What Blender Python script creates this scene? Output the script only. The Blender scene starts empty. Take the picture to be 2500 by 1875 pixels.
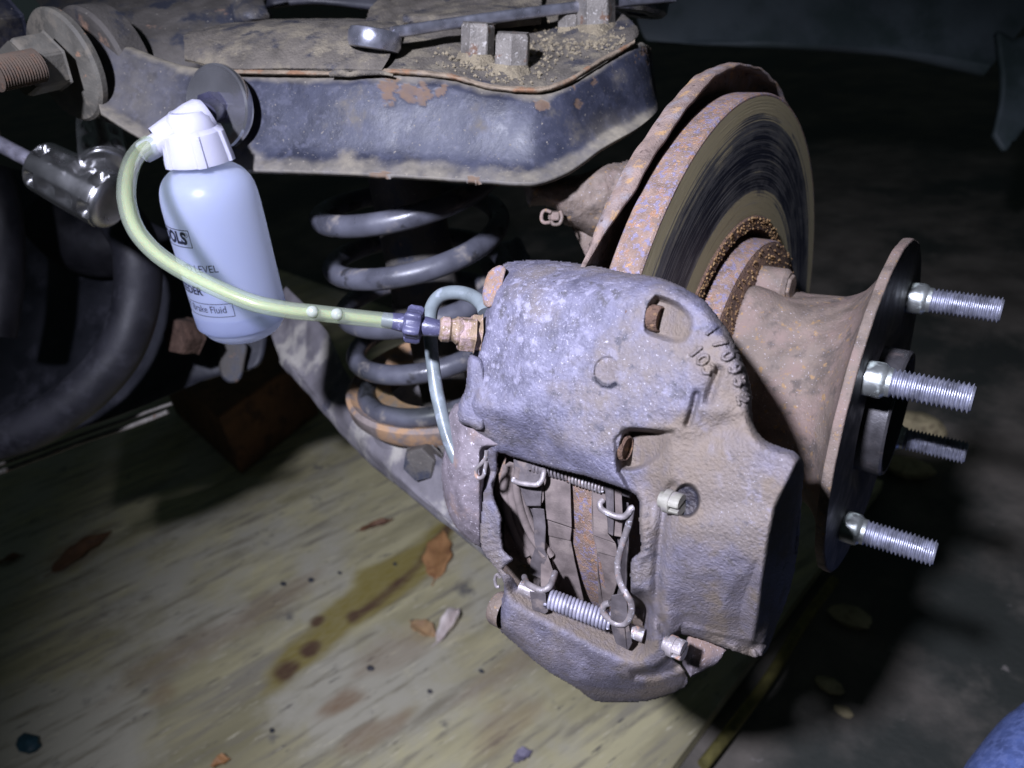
import bpy, math, random
import numpy as np
from mathutils import Matrix, Vector
random.seed(4); RNG=np.random.RandomState(7)
scene=bpy.context.scene
# ------------------------------------------------------------------ camera frame
F=1805.0; CX,CY=1250.0,937.5; HC=0.72        # focal length in px of the 2500x1875 photograph, camera height
th,ph=0.59028,0.2203
NV=np.array([math.cos(th)*math.cos(ph),math.sin(ph),-math.sin(th)*math.cos(ph)])   # axle direction (camera frame)
def upvec(pit):
    c=math.sin(math.radians(pit)); b=.85
    for _ in range(200):
        a=-(-NV[1]*b-NV[2]*c)/NV[0]; b=math.sqrt(max(0,1-a*a-c*c))
    v=np.array([a,-b,-c]); return v/np.linalg.norm(v)
UP=upvec(31.0); YW=np.cross(UP,NV)
M3=np.stack([NV,YW,UP])                      # camera frame -> world
def c2w(p): p=np.asarray(p,float); return p@M3.T+np.array([0,0,HC])
def dirw(v): v=np.asarray(v,float); v=v/np.linalg.norm(v); return M3@v
def W(px,py,d):
    px=np.asarray(px,float);py=np.asarray(py,float);d=np.asarray(d,float)
    return c2w(np.stack(np.broadcast_arrays((px-CX)/F*d,(py-CY)/F*d,d),-1))
def G(px,py,h=0.0):                          # point of the horizontal plane z=h seen at a pixel
    r=np.array([(px-CX)/F,(py-CY)/F,1.0]); t=-(HC-h)/(UP@r); return c2w(r*t)
cam=bpy.data.cameras.new('camera'); camo=bpy.data.objects.new('camera',cam); scene.collection.objects.link(camo)
R=np.stack([M3@np.array([1,0,0]),M3@np.array([0,-1,0]),M3@np.array([0,0,-1])],1)
mw=Matrix.Identity(4)
for i in range(3):
    for j in range(3): mw[i][j]=R[i,j]
mw.translation=(0,0,HC); camo.matrix_world=mw
cam.sensor_width=36; cam.lens=F*36/2500; cam.clip_start=.01; cam.clip_end=200
cam.dof.use_dof=True; cam.dof.focus_distance=.275; cam.dof.aperture_fstop=13
scene.camera=camo
# ------------------------------------------------------------------ world, lamp, exposure
wd=bpy.data.worlds.new('World'); scene.world=wd; wd.use_nodes=True
bg=wd.node_tree.nodes['Background']; bg.inputs[0].default_value=(.55,.75,.8,1); bg.inputs[1].default_value=.021
sl=bpy.data.lights.new('torch','SPOT'); slo=bpy.data.objects.new('torch',sl); scene.collection.objects.link(slo)
LP=c2w([-.192,-.150,-.22]); tgt=W(1430,1330,.5)
slo.location=LP; slo.rotation_euler=(Vector(tgt-LP)).to_track_quat('-Z','Y').to_euler()
sl.energy=45; sl.spot_size=math.radians(80); sl.spot_blend=.9; sl.shadow_soft_size=.018; sl.color=(.78,.80,1.0)
scene.view_settings.view_transform='Standard'; scene.view_settings.look='None'
scene.view_settings.exposure=0; scene.view_settings.gamma=1
# ------------------------------------------------------------------ generic tools
COL=scene.collection
def tag(o,label=None,cat=None,group=None,kind=None):
    if label:o['label']=label
    if cat:o['category']=cat
    if group:o['group']=group
    if kind:o['kind']=kind
    return o
def empty(name,loc,label,cat,group=None):
    o=bpy.data.objects.new(name,None); o.empty_display_size=.01; COL.objects.link(o); o.location=tuple(loc)
    return tag(o,label,cat,group)
def wloc(o):
    v=np.zeros(3)
    while o is not None: v+=np.array(o.location); o=o.parent
    return v
def mesh(name,v,f,mat,parent=None,smooth=True,attrs=None,angle=None,cuse=None):
    v=np.asarray(v,float).reshape(-1,3)
    if parent is not None: v=v-wloc(parent)
    me=bpy.data.meshes.new(name)
    if isinstance(f,np.ndarray):
        me.vertices.add(len(v)); me.vertices.foreach_set('co',v.ravel())
        k=f.shape[1]; me.loops.add(f.size); me.loops.foreach_set('vertex_index',f.ravel().astype(np.int32))
        me.polygons.add(len(f)); me.polygons.foreach_set('loop_start',np.arange(0,f.size,k,dtype=np.int32))
        me.update(calc_edges=True); me.validate()
    else:
        me.from_pydata([tuple(p) for p in v],[],[tuple(int(i) for i in q) for q in f]); me.update()
    if smooth:
        me.polygons.foreach_set('use_smooth',np.ones(len(me.polygons),dtype=bool))
        if angle: me.set_sharp_from_angle(angle=math.radians(angle))
    if attrs:
        for k,a in attrs.items():
            at=me.attributes.new(k,'FLOAT','POINT'); at.data.foreach_set('value',np.asarray(a,np.float32))
    if mat is not None: me.materials.append(mat)
    o=bpy.data.objects.new(name,me); COL.objects.link(o)
    if parent is not None:o.parent=parent
    return o
def bevel(o,w=.0004,seg=2,ang=35):
    m=o.modifiers.new('bevel','BEVEL'); m.width=w; m.segments=seg; m.limit_method='ANGLE'; m.angle_limit=math.radians(ang); return o
def cr(P,n):                                 # Catmull-Rom resample of a polyline
    P=np.asarray(P,float); k=len(P)
    if k<3:
        t=np.linspace(0,1,n)[:,None]; return P[0]*(1-t)+P[-1]*t
    Q=np.vstack([2*P[0]-P[1],P,2*P[-1]-P[-2]])
    t=np.linspace(0,k-1-1e-9,n); i=t.astype(int); u=(t-i)[:,None]
    a,b,c,d=Q[i],Q[i+1],Q[i+2],Q[i+3]
    return .5*((2*b)+(-a+c)*u+(2*a-5*b+4*c-d)*u*u+(-a+3*b-3*c+d)*u**3)
def gridfaces(nu,nv,cu=False,cv=False):
    i=np.arange(nu if cu else nu-1)[:,None]; j=np.arange(nv if cv else nv-1)[None]
    i2=(i+1)%nu; j2=(j+1)%nv
    return np.stack([(i*nv+j),(i2*nv+j),(i2*nv+j2),(i*nv+j2)],-1).reshape(-1,4)
def frames(P):
    T=np.gradient(P,axis=0); T/=np.linalg.norm(T,axis=1)[:,None]+1e-12
    n=np.cross(T[0],[.3,.2,1.0]); n/=np.linalg.norm(n); N=[n]
    for t in T[1:]:
        n=n-t*(n@t); n/=np.linalg.norm(n); N.append(n)
    N=np.array(N); return T,N,np.cross(T,N)
def tube_data(P,r,seg=14,cap=True):
    P=np.asarray(P,float); T,N,B=frames(P); r=np.broadcast_to(np.asarray(r,float),(len(P),))
    a=np.linspace(0,2*np.pi,seg,endpoint=False)
    V=P[:,None]+r[:,None,None]*(np.cos(a)[None,:,None]*N[:,None]+np.sin(a)[None,:,None]*B[:,None])
    V=V.reshape(-1,3); Fq=[tuple(q) for q in gridfaces(len(P),seg,cv=True)]
    if cap: Fq+= [tuple(range(seg))[::-1],tuple((len(P)-1)*seg+k for k in range(seg))]
    return V,Fq
def tube(name,P,r,mat,parent=None,seg=14,n=None,angle=50):
    P=np.asarray(P,float)
    if n: 
        if np.ndim(r): r=np.interp(np.linspace(0,len(P)-1,n),np.arange(len(P)),r)
        P=cr(P,n)
    V,f=tube_data(P,r,seg); return mesh(name,V,f,mat,parent,angle=angle)
def basis(ax):
    ax=np.asarray(ax,float); ax/=np.linalg.norm(ax); h=np.array([0,0,1.]) if abs(ax[2])<.9 else np.array([1.,0,0])
    a=np.cross(ax,h); a/=np.linalg.norm(a); return ax,a,np.cross(ax,a)
def lathe(name,prof,org,ax,mat,parent=None,seg=64,angle=35,a0=0,a1=None,wob=None,B=None):
    ax,a,b=basis(ax) if B is None else B
    full=a1 is None
    t=np.linspace(0,2*np.pi,seg,endpoint=False) if full else np.linspace(a0,a1,seg)
    prof=np.asarray(prof,float); rr=prof[:,1][:,None]*np.ones(len(t)); ss=prof[:,0][:,None]*np.ones(len(t))
    if wob is not None: rr,ss=wob(rr,ss,t)
    V=np.asarray(org)+ss[...,None]*ax+rr[...,None]*(np.cos(t)[None,:,None]*a+np.sin(t)[None,:,None]*b)
    return mesh(name,V.reshape(-1,3),gridfaces(len(prof),len(t),cv=full),mat,parent,angle=angle)
def hexprof(name,org,ax,R,h,mat,parent,ch=.12,n=6,rot=0.):
    ax,a,b=basis(ax); V=[];
    rows=[(0,R),(h*(1-ch),R),(h,R*.86)]
    for s,r in rows:
        for k in range(n):
            t=2*np.pi*k/n+rot; V.append(np.asarray(org)+ax*s+r*(math.cos(t)*a+math.sin(t)*b))
    f=[tuple(q) for q in gridfaces(3,n,cv=True)]+[tuple(range(2*n,3*n)),tuple(range(n))[::-1]]
    o=mesh(name,V,f,mat,parent,smooth=False); bevel(o,R*.06,2,20); return o
def loft(name,rows,mat,parent=None,nu=24,nv=80,thick=0,disp=0,dscale=60,angle=60,raw=False):
    rows=[cr(W(*np.array(r,float).T) if not raw else r,nv) for r in rows]
    g=np.stack([cr(np.stack([r[j] for r in rows]),nu) for j in range(nv)],1)
    if disp:
        nz=fbm3(g.reshape(-1,3)*dscale,4).reshape(g.shape[:2])
        nn=np.cross(np.gradient(g,axis=0),np.gradient(g,axis=1)); nn/=np.linalg.norm(nn,axis=2)[...,None]+1e-12
        g=g+nn*(nz[...,None]-.5)*disp
    o=mesh(name,g.reshape(-1,3),gridfaces(nu,nv),mat,parent,angle=angle)
    if thick:
        m=o.modifiers.new('thick','SOLIDIFY'); m.thickness=abs(thick); m.offset=0
    return o
_T=RNG.rand(64,64,64)
def n3(p):
    i=np.floor(p).astype(int); f=p-i; f=f*f*(3-2*f); o=0
    for dx in (0,1):
        for dy in (0,1):
            for dz in (0,1):
                w=(f[:,0] if dx else 1-f[:,0])*(f[:,1] if dy else 1-f[:,1])*(f[:,2] if dz else 1-f[:,2])
                o=o+w*_T[(i[:,0]+dx)%64,(i[:,1]+dy)%64,(i[:,2]+dz)%64]
    return o
def fbm3(p,o=4):
    s=0;a=.5;t=0
    for k in range(o): s=s+a*n3(p*(2**k)+k*7.3); t+=a; a*=.5
    return s/t
def sd(poly,X,Y):                            # signed distance (px), negative inside
    P=np.asarray(poly,float); d=np.full(X.shape,1e18); ins=np.zeros(X.shape,bool)
    for k in range(len(P)):
        a=P[k]; b=P[(k+1)%len(P)]; e=b-a; wx=X-a[0]; wy=Y-a[1]
        t=np.clip((wx*e[0]+wy*e[1])/(e@e+1e-9),0,1); d=np.minimum(d,(wx-e[0]*t)**2+(wy-e[1]*t)**2)
        c=((a[1]<=Y)&(b[1]>Y))|((b[1]<=Y)&(a[1]>Y))
        with np.errstate(divide='ignore',invalid='ignore'):
            xi=a[0]+(Y-a[1])/(b[1]-a[1]+1e-12)*e[0]
        ins^=c&(X<xi)
    return np.sqrt(d)*np.where(ins,-1,1)
def dline(pl,X,Y):
    P=np.asarray(pl,float); d=np.full(X.shape,1e18)
    for k in range(len(P)-1):
        a=P[k]; e=P[k+1]-a; wx=X-a[0]; wy=Y-a[1]
        t=np.clip((wx*e[0]+wy*e[1])/(e@e+1e-9),0,1); d=np.minimum(d,(wx-e[0]*t)**2+(wy-e[1]*t)**2)
    return np.sqrt(d)
def smooth_poly(P,n=4):                      # rounds a traced outline
    P=np.asarray(P,float); Q=np.vstack([P[-1:],P,P[:2]]); o=[]
    for i in range(1,len(P)+1):
        a,b,c,d=Q[i-1],Q[i],Q[i+1],Q[i+2] if i+2<len(Q) else Q[2]
        for k in range(n):
            u=k/n; o.append(.5*((2*b)+(-a+c)*u+(2*a-5*b+4*c-d)*u*u+(-a+3*b-3*c+d)*u**3))
    return np.array(o)
def sst(a,b,x): t=np.clip((x-a)/(b-a),0,1); return t*t*(3-2*t)
def smin(a,b,k): h=np.clip(.5+.5*(b-a)/k,0,1); return b*(1-h)+a*h-k*h*(1-h)
def smax(a,b,k): return -smin(-a,-b,k)
def fil(s,r):                                # fillet: 0 well inside (s<-r), rises to 1 at s=0 as a quarter round
    t=np.clip((s+r)/r,0,1); return 1-np.sqrt(np.clip(1-t*t,0,1))
def solid(name,X,Y,D,valid,back,mat,parent,attrs=None):
    """closed solid: front surface D over a lattice of sight lines, back at `back`, walls all round"""
    ny,nx=X.shape; q=valid[:-1,:-1]&valid[1:,:-1]&valid[:-1,1:]&valid[1:,1:]
    idx=np.arange(ny*nx).reshape(ny,nx); fr=np.stack([idx[:-1,:-1],idx[1:,:-1],idx[1:,1:],idx[:-1,1:]],-1)[q]
    used=np.unique(fr); mp=-np.ones(ny*nx,int); mp[used]=np.arange(len(used)); fr=mp[fr]; n=len(used)
    Vf=W(X.ravel()[used],Y.ravel()[used],D.ravel()[used]); Bk=np.broadcast_to(back,X.shape).ravel()[used]
    Vb=W(X.ravel()[used],Y.ravel()[used],np.maximum(Bk,D.ravel()[used]+.002))
    e=np.concatenate([fr[:,[0,1]],fr[:,[1,2]],fr[:,[2,3]],fr[:,[3,0]]]); key=e[:,0]*(n+1)+e[:,1]; rk=e[:,1]*(n+1)+e[:,0]
    bd=e[~np.isin(key,rk)]
    faces=np.concatenate([fr,fr[:,::-1]+n,np.stack([bd[:,1],bd[:,0],bd[:,0]+n,bd[:,1]+n],-1)])
    at={k:np.tile(a.ravel()[used],2) for k,a in (attrs or {}).items()}
    return mesh(name,np.vstack([Vf,Vb]),faces,mat,parent,attrs=at,angle=65)
def plate(name,poly,dfn,thick,mat,parent,bw=.0004,n=0):
    """thick plate with a traced outline; dfn gives the distance of its face"""
    P=np.asarray(poly,float); 
    if n: P=smooth_poly(P,n)
    A=sum(P[i][0]*P[(i+1)%len(P)][1]-P[(i+1)%len(P)][0]*P[i][1] for i in range(len(P)))
    if A<0:P=P[::-1]
    d=np.array([dfn(x,y) for x,y in P]) if callable(dfn) else np.full(len(P),dfn)
    f=W(P[:,0],P[:,1],d); k=len(P)
    nrm=dirw([0,0,1.0]); vd=f.mean(0)-np.array([0,0,HC]); vd/=np.linalg.norm(vd)
    b=f+vd*thick
    fc=[tuple(range(k))[::-1],tuple(range(k,2*k))]+[(i,(i+1)%k,k+(i+1)%k,k+i) for i in range(k)]
    o=mesh(name,np.vstack([f,b]),fc,mat,parent,smooth=bool(n),angle=40); 
    if bw: bevel(o,bw,2,40)
    return o
def zp(k,sc,ox,oy):                          # photo crop coordinates -> photo pixels
    return [(ox+x/sc,oy+y/sc) for x,y in k]
Z2=lambda *k: zp(k,2.369,1050,1050)
# ------------------------------------------------------------------ materials
def nodes(name):
    m=bpy.data.materials.new(name); m.use_nodes=True; nt=m.node_tree; b=nt.nodes['Principled BSDF']; return m,nt,b
def grime(name,base,layers=(),rough=.6,metal=0.,bump=.3,bscale=900,bdist=.0006,coord='Object',rvar=.15,spec=.5,aniso=None,attrs=()):
    """layers: (colour, scale, lo, hi, detail[, roughness]) noise masks painted over the base; attrs: (attribute, colour, strength)"""
    m,nt,b=nodes(name); N=nt.nodes; L=nt.links
    tc=N.new('ShaderNodeTexCoord'); src=tc.outputs[coord]
    if aniso:
        mp=N.new('ShaderNodeMapping'); mp.inputs['Rotation'].default_value=aniso[0]; mp.inputs['Scale'].default_value=aniso[1]
        mp2=N.new('ShaderNodeMapping'); L.new(src,mp.inputs['Vector']); src=mp.outputs[0]
    col=None; rg=None
    def mix(f,a,bb):
        x=N.new('ShaderNodeMix'); x.data_type='RGBA'; L.new(f,x.inputs[0])
        if hasattr(a,'is_linked'): L.new(a,x.inputs[6])
        else: x.inputs[6].default_value=(*a,1)
        x.inputs[7].default_value=(*bb,1); return x.outputs[2]
    n0=N.new('ShaderNodeTexNoise'); n0.inputs['Scale'].default_value=bscale*.12; n0.inputs['Detail'].default_value=8; L.new(src,n0.inputs['Vector'])
    r0=N.new('ShaderNodeMapRange'); r0.inputs[1].default_value=.3; r0.inputs[2].default_value=.7; r0.inputs[3].default_value=.68; r0.inputs[4].default_value=1.32; L.new(n0.outputs[0],r0.inputs[0])
    vm=N.new('ShaderNodeVectorMath'); vm.operation='SCALE'; vm.inputs[0].default_value=base; L.new(r0.outputs[0],vm.inputs['Scale']); col=vm.outputs[0]
    rr=N.new('ShaderNodeMapRange'); rr.inputs[1].default_value=.3; rr.inputs[2].default_value=.7; rr.inputs[3].default_value=max(.03,rough-rvar); rr.inputs[4].default_value=min(1,rough+rvar); L.new(n0.outputs[0],rr.inputs[0]); rg=rr.outputs[0]
    hsum=None; mm=None
    for k,ly in enumerate(layers):
        c,sc,lo,hi,dt=ly[:5]
        n=N.new('ShaderNodeTexNoise'); n.noise_dimensions='4D'; n.inputs['W'].default_value=k*3.7+len(name)*.61; n.inputs['Scale'].default_value=sc; n.inputs['Detail'].default_value=dt; n.inputs['Roughness'].default_value=.62
        L.new(tc.outputs[coord] if len(ly)>7 and ly[7] else src,n.inputs['Vector'])
        q=N.new('ShaderNodeMapRange'); q.interpolation_type='SMOOTHSTEP'; q.inputs[1].default_value=lo; q.inputs[2].default_value=hi; L.new(n.outputs[0],q.inputs[0])
        msk=q.outputs[0]
        if len(ly)>6 and ly[6]:
            at=N.new('ShaderNodeAttribute'); at.attribute_name=ly[6]; mu=N.new('ShaderNodeMath'); mu.operation='MULTIPLY'; L.new(at.outputs['Fac'],mu.inputs[0]); L.new(msk,mu.inputs[1]); msk=mu.outputs[0]
        col=mix(msk,col,c)
        if len(ly)>5 and ly[5] is not None:
            x=N.new('ShaderNodeMix'); x.data_type='FLOAT'; L.new(msk,x.inputs[0]); L.new(rg,x.inputs[2]); x.inputs[3].default_value=ly[5]; rg=x.outputs[0]
        if metal:
            x=N.new('ShaderNodeMix'); x.data_type='FLOAT'; L.new(msk,x.inputs[0]); x.inputs[2].default_value=metal
            if mm is not None: L.new(mm,x.inputs[2])
            x.inputs[3].default_value=0; mm=x.outputs[0]
    for an,c,st,*rf in attrs:
        at=N.new('ShaderNodeAttribute'); at.attribute_name=an
        mu=N.new('ShaderNodeMath'); mu.operation='MULTIPLY'; mu.inputs[1].default_value=st; L.new(at.outputs['Fac'],mu.inputs[0])
        n=N.new('ShaderNodeTexNoise'); n.inputs['Scale'].default_value=260; n.inputs['Detail'].default_value=6; L.new(src,n.inputs['Vector'])
        ad=N.new('ShaderNodeMath'); ad.operation='MULTIPLY_ADD'; L.new(n.outputs[0],ad.inputs[0]); ad.inputs[1].default_value=1.2; ad.inputs[2].default_value=.35
        mu2=N.new('ShaderNodeMath'); mu2.operation='MULTIPLY'; mu2.use_clamp=True; L.new(mu.outputs[0],mu2.inputs[0]); L.new(ad.outputs[0],mu2.inputs[1])
        col=mix(mu2.outputs[0],col,c)
        x=N.new('ShaderNodeMix'); x.data_type='FLOAT'; L.new(mu2.outputs[0],x.inputs[0]); L.new(rg,x.inputs[2]); x.inputs[3].default_value=rf[0] if rf else .85; rg=x.outputs[0]
    L.new(col,b.inputs['Base Color']); L.new(rg,b.inputs['Roughness'])
    if mm is not None: L.new(mm,b.inputs['Metallic'])
    else: b.inputs['Metallic'].default_value=metal
    b.inputs['Specular IOR Level'].default_value=spec
    if bump:
        n1=N.new('ShaderNodeTexNoise'); n1.inputs['Scale'].default_value=bscale; n1.inputs['Detail'].default_value=5; n1.inputs['Roughness'].default_value=.6; L.new(src,n1.inputs['Vector'])
        bp=N.new('ShaderNodeBump'); bp.inputs['Strength'].default_value=bump; bp.inputs['Distance'].default_value=bdist; L.new(n1.outputs[0],bp.inputs['Height']); L.new(bp.outputs[0],b.inputs['Normal'])
    return m
DUST=(.27,.225,.165); RUST=(.36,.15,.055); RUSTL=(.55,.27,.10); DRUST=(.13,.06,.035)
M={}
M['cast']=grime('cast_iron',(.138,.133,.185),[((.17,.145,.135),28,.46,.64,8,.8),((.085,.08,.095),190,.54,.66,7,.7),((.27,.26,.34),260,.50,.66,9,.6,'speck'),((.42,.41,.50),1300,.59,.69,4,.5,'speck'),((.40,.38,.42),900,.62,.70,3,.5)],rough=.52,metal=0,bump=.8,bscale=1000,bdist=.0009,
    attrs=[('dust',(.175,.140,.112),1.0),('oil',(.02,.02,.03),1.0,.22)])
M['cast2']=grime('cast_iron_inboard',(.17,.145,.16),[((.24,.165,.13),45,.5,.66,6,.85),((.55,.50,.54),900,.60,.68,3,.6)],rough=.6,bump=.5,bscale=1500,bdist=.0006)
M['rotor_rust']=grime('rusty_iron',(.225,.155,.12),[((.30,.165,.095),220,.51,.63,9,.9),((.20,.175,.25),420,.50,.60,7,.7),((.40,.235,.11),330,.61,.66,4,.9),((.55,.46,.50),1800,.62,.7,2,.5)],rough=.75,bump=.9,bscale=1300,bdist=.0009)
M['hub_iron']=grime('hub_iron',(.165,.128,.102),[((.215,.155,.13),55,.42,.60,9,.85),((.10,.08,.068),120,.52,.66,8,.85),((.28,.18,.09),330,.58,.66,6,.9),((.36,.32,.34),1100,.63,.71,2,.6)],rough=.72,bump=.8,bscale=700,bdist=.0006)
M['crust']=grime('rust_crust',(.13,.075,.05),[((.24,.14,.07),300,.5,.66,5,.9)],rough=.9,bump=1,bscale=700,bdist=.002)
M['shield']=grime('shield_steel',(.20,.145,.12),[((.34,.21,.10),190,.54,.64,7,.9),((.23,.205,.215),80,.5,.65,7,.7),((.09,.06,.05),260,.58,.68,6,.9)],rough=.75,bump=.9,bscale=1100,bdist=.0007)
M['paint']=grime('black_chassis_paint',(.030,.033,.050),[((.050,.053,.076),240,.48,.66,9,.5),((.022,.024,.036),60,.52,.62,8,.4),((.13,.115,.09),38,.56,.72,9,.9),((.40,.38,.36),2600,.70,.74,2,.8),((.20,.18,.15),600,.62,.70,4,.9)],rough=.50,rvar=.1,spec=.35,bump=.28,bscale=500,bdist=.0005,attrs=[('dust',(.27,.24,.18),1.0),('rust',(.150,.092,.052),.68)])
M['dusty']=grime('road_dust_plate',(.105,.092,.075),[((.185,.16,.115),90,.47,.64,9,.95),((.045,.045,.055),60,.53,.64,8,.6),((.36,.31,.21),800,.64,.70,4,.95)],rough=.85,bump=.9,bscale=700,bdist=.0014)
M['dirt']=grime('caked_dirt',(.25,.21,.14),[((.40,.34,.22),500,.55,.66,4,.95),((.10,.09,.08),300,.6,.7,4,.95)],rough=.95,bump=1,bscale=900,bdist=.002)
M['edge_rust']=grime('rusted_edge',(.21,.165,.115),[((.22,.12,.065),90,.48,.60,8,.9),((.15,.13,.12),60,.60,.70,5,.8)],rough=.85,bump=.7,bscale=900,bdist=.0008)
M['bolt']=grime('old_bolt_steel',(.19,.175,.155),[((.15,.09,.06),160,.58,.66,5,.9),((.42,.40,.37),500,.58,.68,4,.7)],rough=.6,metal=.3,bump=.6,bscale=800,bdist=.0007)
M['bracket']=grime('grimy_bracket',(.075,.068,.060),[((.035,.038,.052),60,.5,.64,7,.5),((.24,.15,.10),70,.60,.70,6,.9),((.25,.23,.19),500,.64,.72,3,.9)],rough=.7,bump=.6,bscale=500,bdist=.0008)
M['spring']=grime('spring_steel_paint',(.078,.080,.098),[((.03,.03,.035),70,.60,.66,4,.6),((.20,.18,.16),60,.56,.70,6,.8)],rough=.36,bump=.15,bscale=500)
M['black']=grime('black_grease_metal',(.018,.019,.026),[((.05,.05,.065),30,.5,.7,5,.6)],rough=.5,bump=.4,bscale=250)
M['rubber']=grime('black_rubber',(.013,.013,.018),[((.028,.028,.036),60,.5,.7,5,.7)],rough=.6,bump=.2,bscale=300)
M['arm_low']=grime('lower_arm_dust',(.15,.14,.15),[((.36,.34,.30),26,.50,.64,6,.9),((.06,.06,.08),22,.58,.68,5,.6)],rough=.75,bump=.5,bscale=400,bdist=.0008)
M['seat']=grime('rusty_spring_seat',(.20,.165,.15),[((.36,.22,.12),40,.47,.58,6,.9)],rough=.7,bump=.5,bscale=500)
M['pad']=grime('pad_material',(.155,.125,.115),[((.22,.18,.16),90,.5,.66,6,.9)],rough=.85,bump=.4,bscale=1200,bdist=.0004)
M['padplate']=grime('pad_backing',(.105,.092,.095),[((.19,.155,.14),110,.52,.66,6,.9)],rough=.6,bump=.4,bscale=1200,bdist=.0004)
M['wire']=grime('wire_spring',(.30,.27,.27),[((.34,.20,.14),200,.56,.66,5,.9),((.5,.5,.55),500,.58,.66,3,.4)],rough=.5,metal=.4,bump=.4,bscale=1500,bdist=.0004)
M['zinc']=grime('zinc_bolt',(.35,.34,.41),[((.22,.20,.22),300,.56,.68,5,.7)],rough=.45,metal=.35,bump=.4,bscale=1500,bdist=.0004)
M['stud']=grime('stud_steel',(.36,.37,.44),[((.18,.18,.21),400,.55,.68,6,.7)],rough=.46,metal=.7,bump=.3,bscale=1500,bdist=.0003)
M['studzinc']=grime('stud_shank_zinc',(.43,.455,.44),[((.40,.46,.42),200,.5,.68,4,.5)],rough=.32,metal=.8,bump=.15,bscale=900)
M['face']=grime('flange_face',(.06,.057,.06),[((.10,.08,.075),120,.55,.7,6,.7)],rough=.48,metal=.3,bump=.3,bscale=900)
M['brass']=grime('rusty_brass_fitting',(.26,.185,.12),[((.36,.26,.25),200,.48,.62,6,.8),((.62,.50,.50),900,.6,.68,3,.7)],rough=.6,metal=.2,bump=.7,bscale=1400,bdist=.0006)
M['tubing']=grime('grey_coated_pipe',(.15,.175,.185),[((.26,.29,.34),120,.55,.66,5,.4),((.30,.27,.24),400,.66,.72,4,.8)],rough=.32,bump=.15,bscale=900)
M['chrome']=grime('chrome',(.60,.60,.63),[],rough=.17,metal=.9,bump=.05,bscale=300,rvar=.04)
M['chromed']=grime('dimpled_plating',(.50,.50,.50),[((.12,.12,.12),90,.64,.74,5,.5)],rough=.30,metal=.95,bump=.1,bscale=300,rvar=.08)
M['wrench']=grime('wrench_chrome',(.42,.43,.50),[((.10,.10,.13),900,.62,.70,3,.3)],rough=.30,metal=.85,bump=.1,bscale=900,rvar=.08)
M['plug']=grime('black_plastic',(.035,.035,.06),[((.12,.12,.20),500,.6,.75,3,.5)],rough=.38,bump=.2,bscale=900)
M['nozzle']=grime('grey_nozzle_plastic',(.06,.06,.11),[((.16,.16,.26),600,.56,.72,3,.5)],rough=.36,bump=.2,bscale=900)
M['ink']=grime('printed_ink',(.012,.014,.03),[],rough=.5,bump=0)
M['brick']=grime('reddish_block',(.15,.075,.04),[((.08,.045,.03),30,.5,.65,5,.9)],rough=.9,bump=.6,bscale=200,bdist=.001)
M['dirtw']=grime('dusty_washer_steel',(.115,.108,.09),[((.17,.152,.12),120,.5,.64,6,.9),((.28,.17,.11),200,.64,.70,5,.9)],rough=.75,bump=.5,bscale=700,bdist=.0006)
M['crust2']=grime('rough_rusty_bolt',(.065,.036,.024),[((.11,.065,.045),120,.5,.66,5,.9)],rough=.9,bump=1,bscale=300,bdist=.003)
M['threadrust']=grime('rusty_thread',(.085,.062,.045),[((.12,.07,.045),200,.5,.65,6,.9)],rough=.85,bump=.7,bscale=600)
M['leaf_o']=grime('leaf_orange',(.46,.24,.10),[((.30,.14,.06),60,.5,.68,5,.8)],rough=.6,bump=.4,bscale=300)
M['leaf_w']=grime('leaf_bleached',(.68,.60,.56),[((.52,.42,.36),60,.5,.68,5,.8)],rough=.6,bump=.4,bscale=300)
M['leaf_t']=grime('leaf_tan',(.50,.33,.17),[((.36,.22,.12),60,.5,.68,5,.8)],rough=.6,bump=.4,bscale=300)
M['leaf_b']=grime('leaf_brown',(.20,.10,.05),[((.11,.06,.04),60,.5,.68,5,.8)],rough=.6,bump=.4,bscale=300)
M['panel']=grime('dark_body_panel',(.10,.125,.14),[((.05,.075,.075),8,.45,.65,5,.6)],rough=.6,bump=.3,bscale=60)
M['stone']=grime('pale_stone',(.45,.38,.22),[((.25,.20,.12),120,.5,.66,5,.9)],rough=.9,bump=.6,bscale=300)
def plastic(name,col,sss,rough,trans=0):
    m,nt,b=nodes(name); b.inputs['Base Color'].default_value=(*col,1); b.inputs['Roughness'].default_value=rough
    b.inputs['Subsurface Weight'].default_value=sss; b.inputs['Subsurface Radius'].default_value=(.9,.95,1.0); b.inputs['Subsurface Scale'].default_value=.028
    b.inputs['Transmission Weight'].default_value=trans; return m
M['bottle']=plastic('translucent_bottle_plastic',(.33,.40,.66),1.0,.30)
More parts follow.
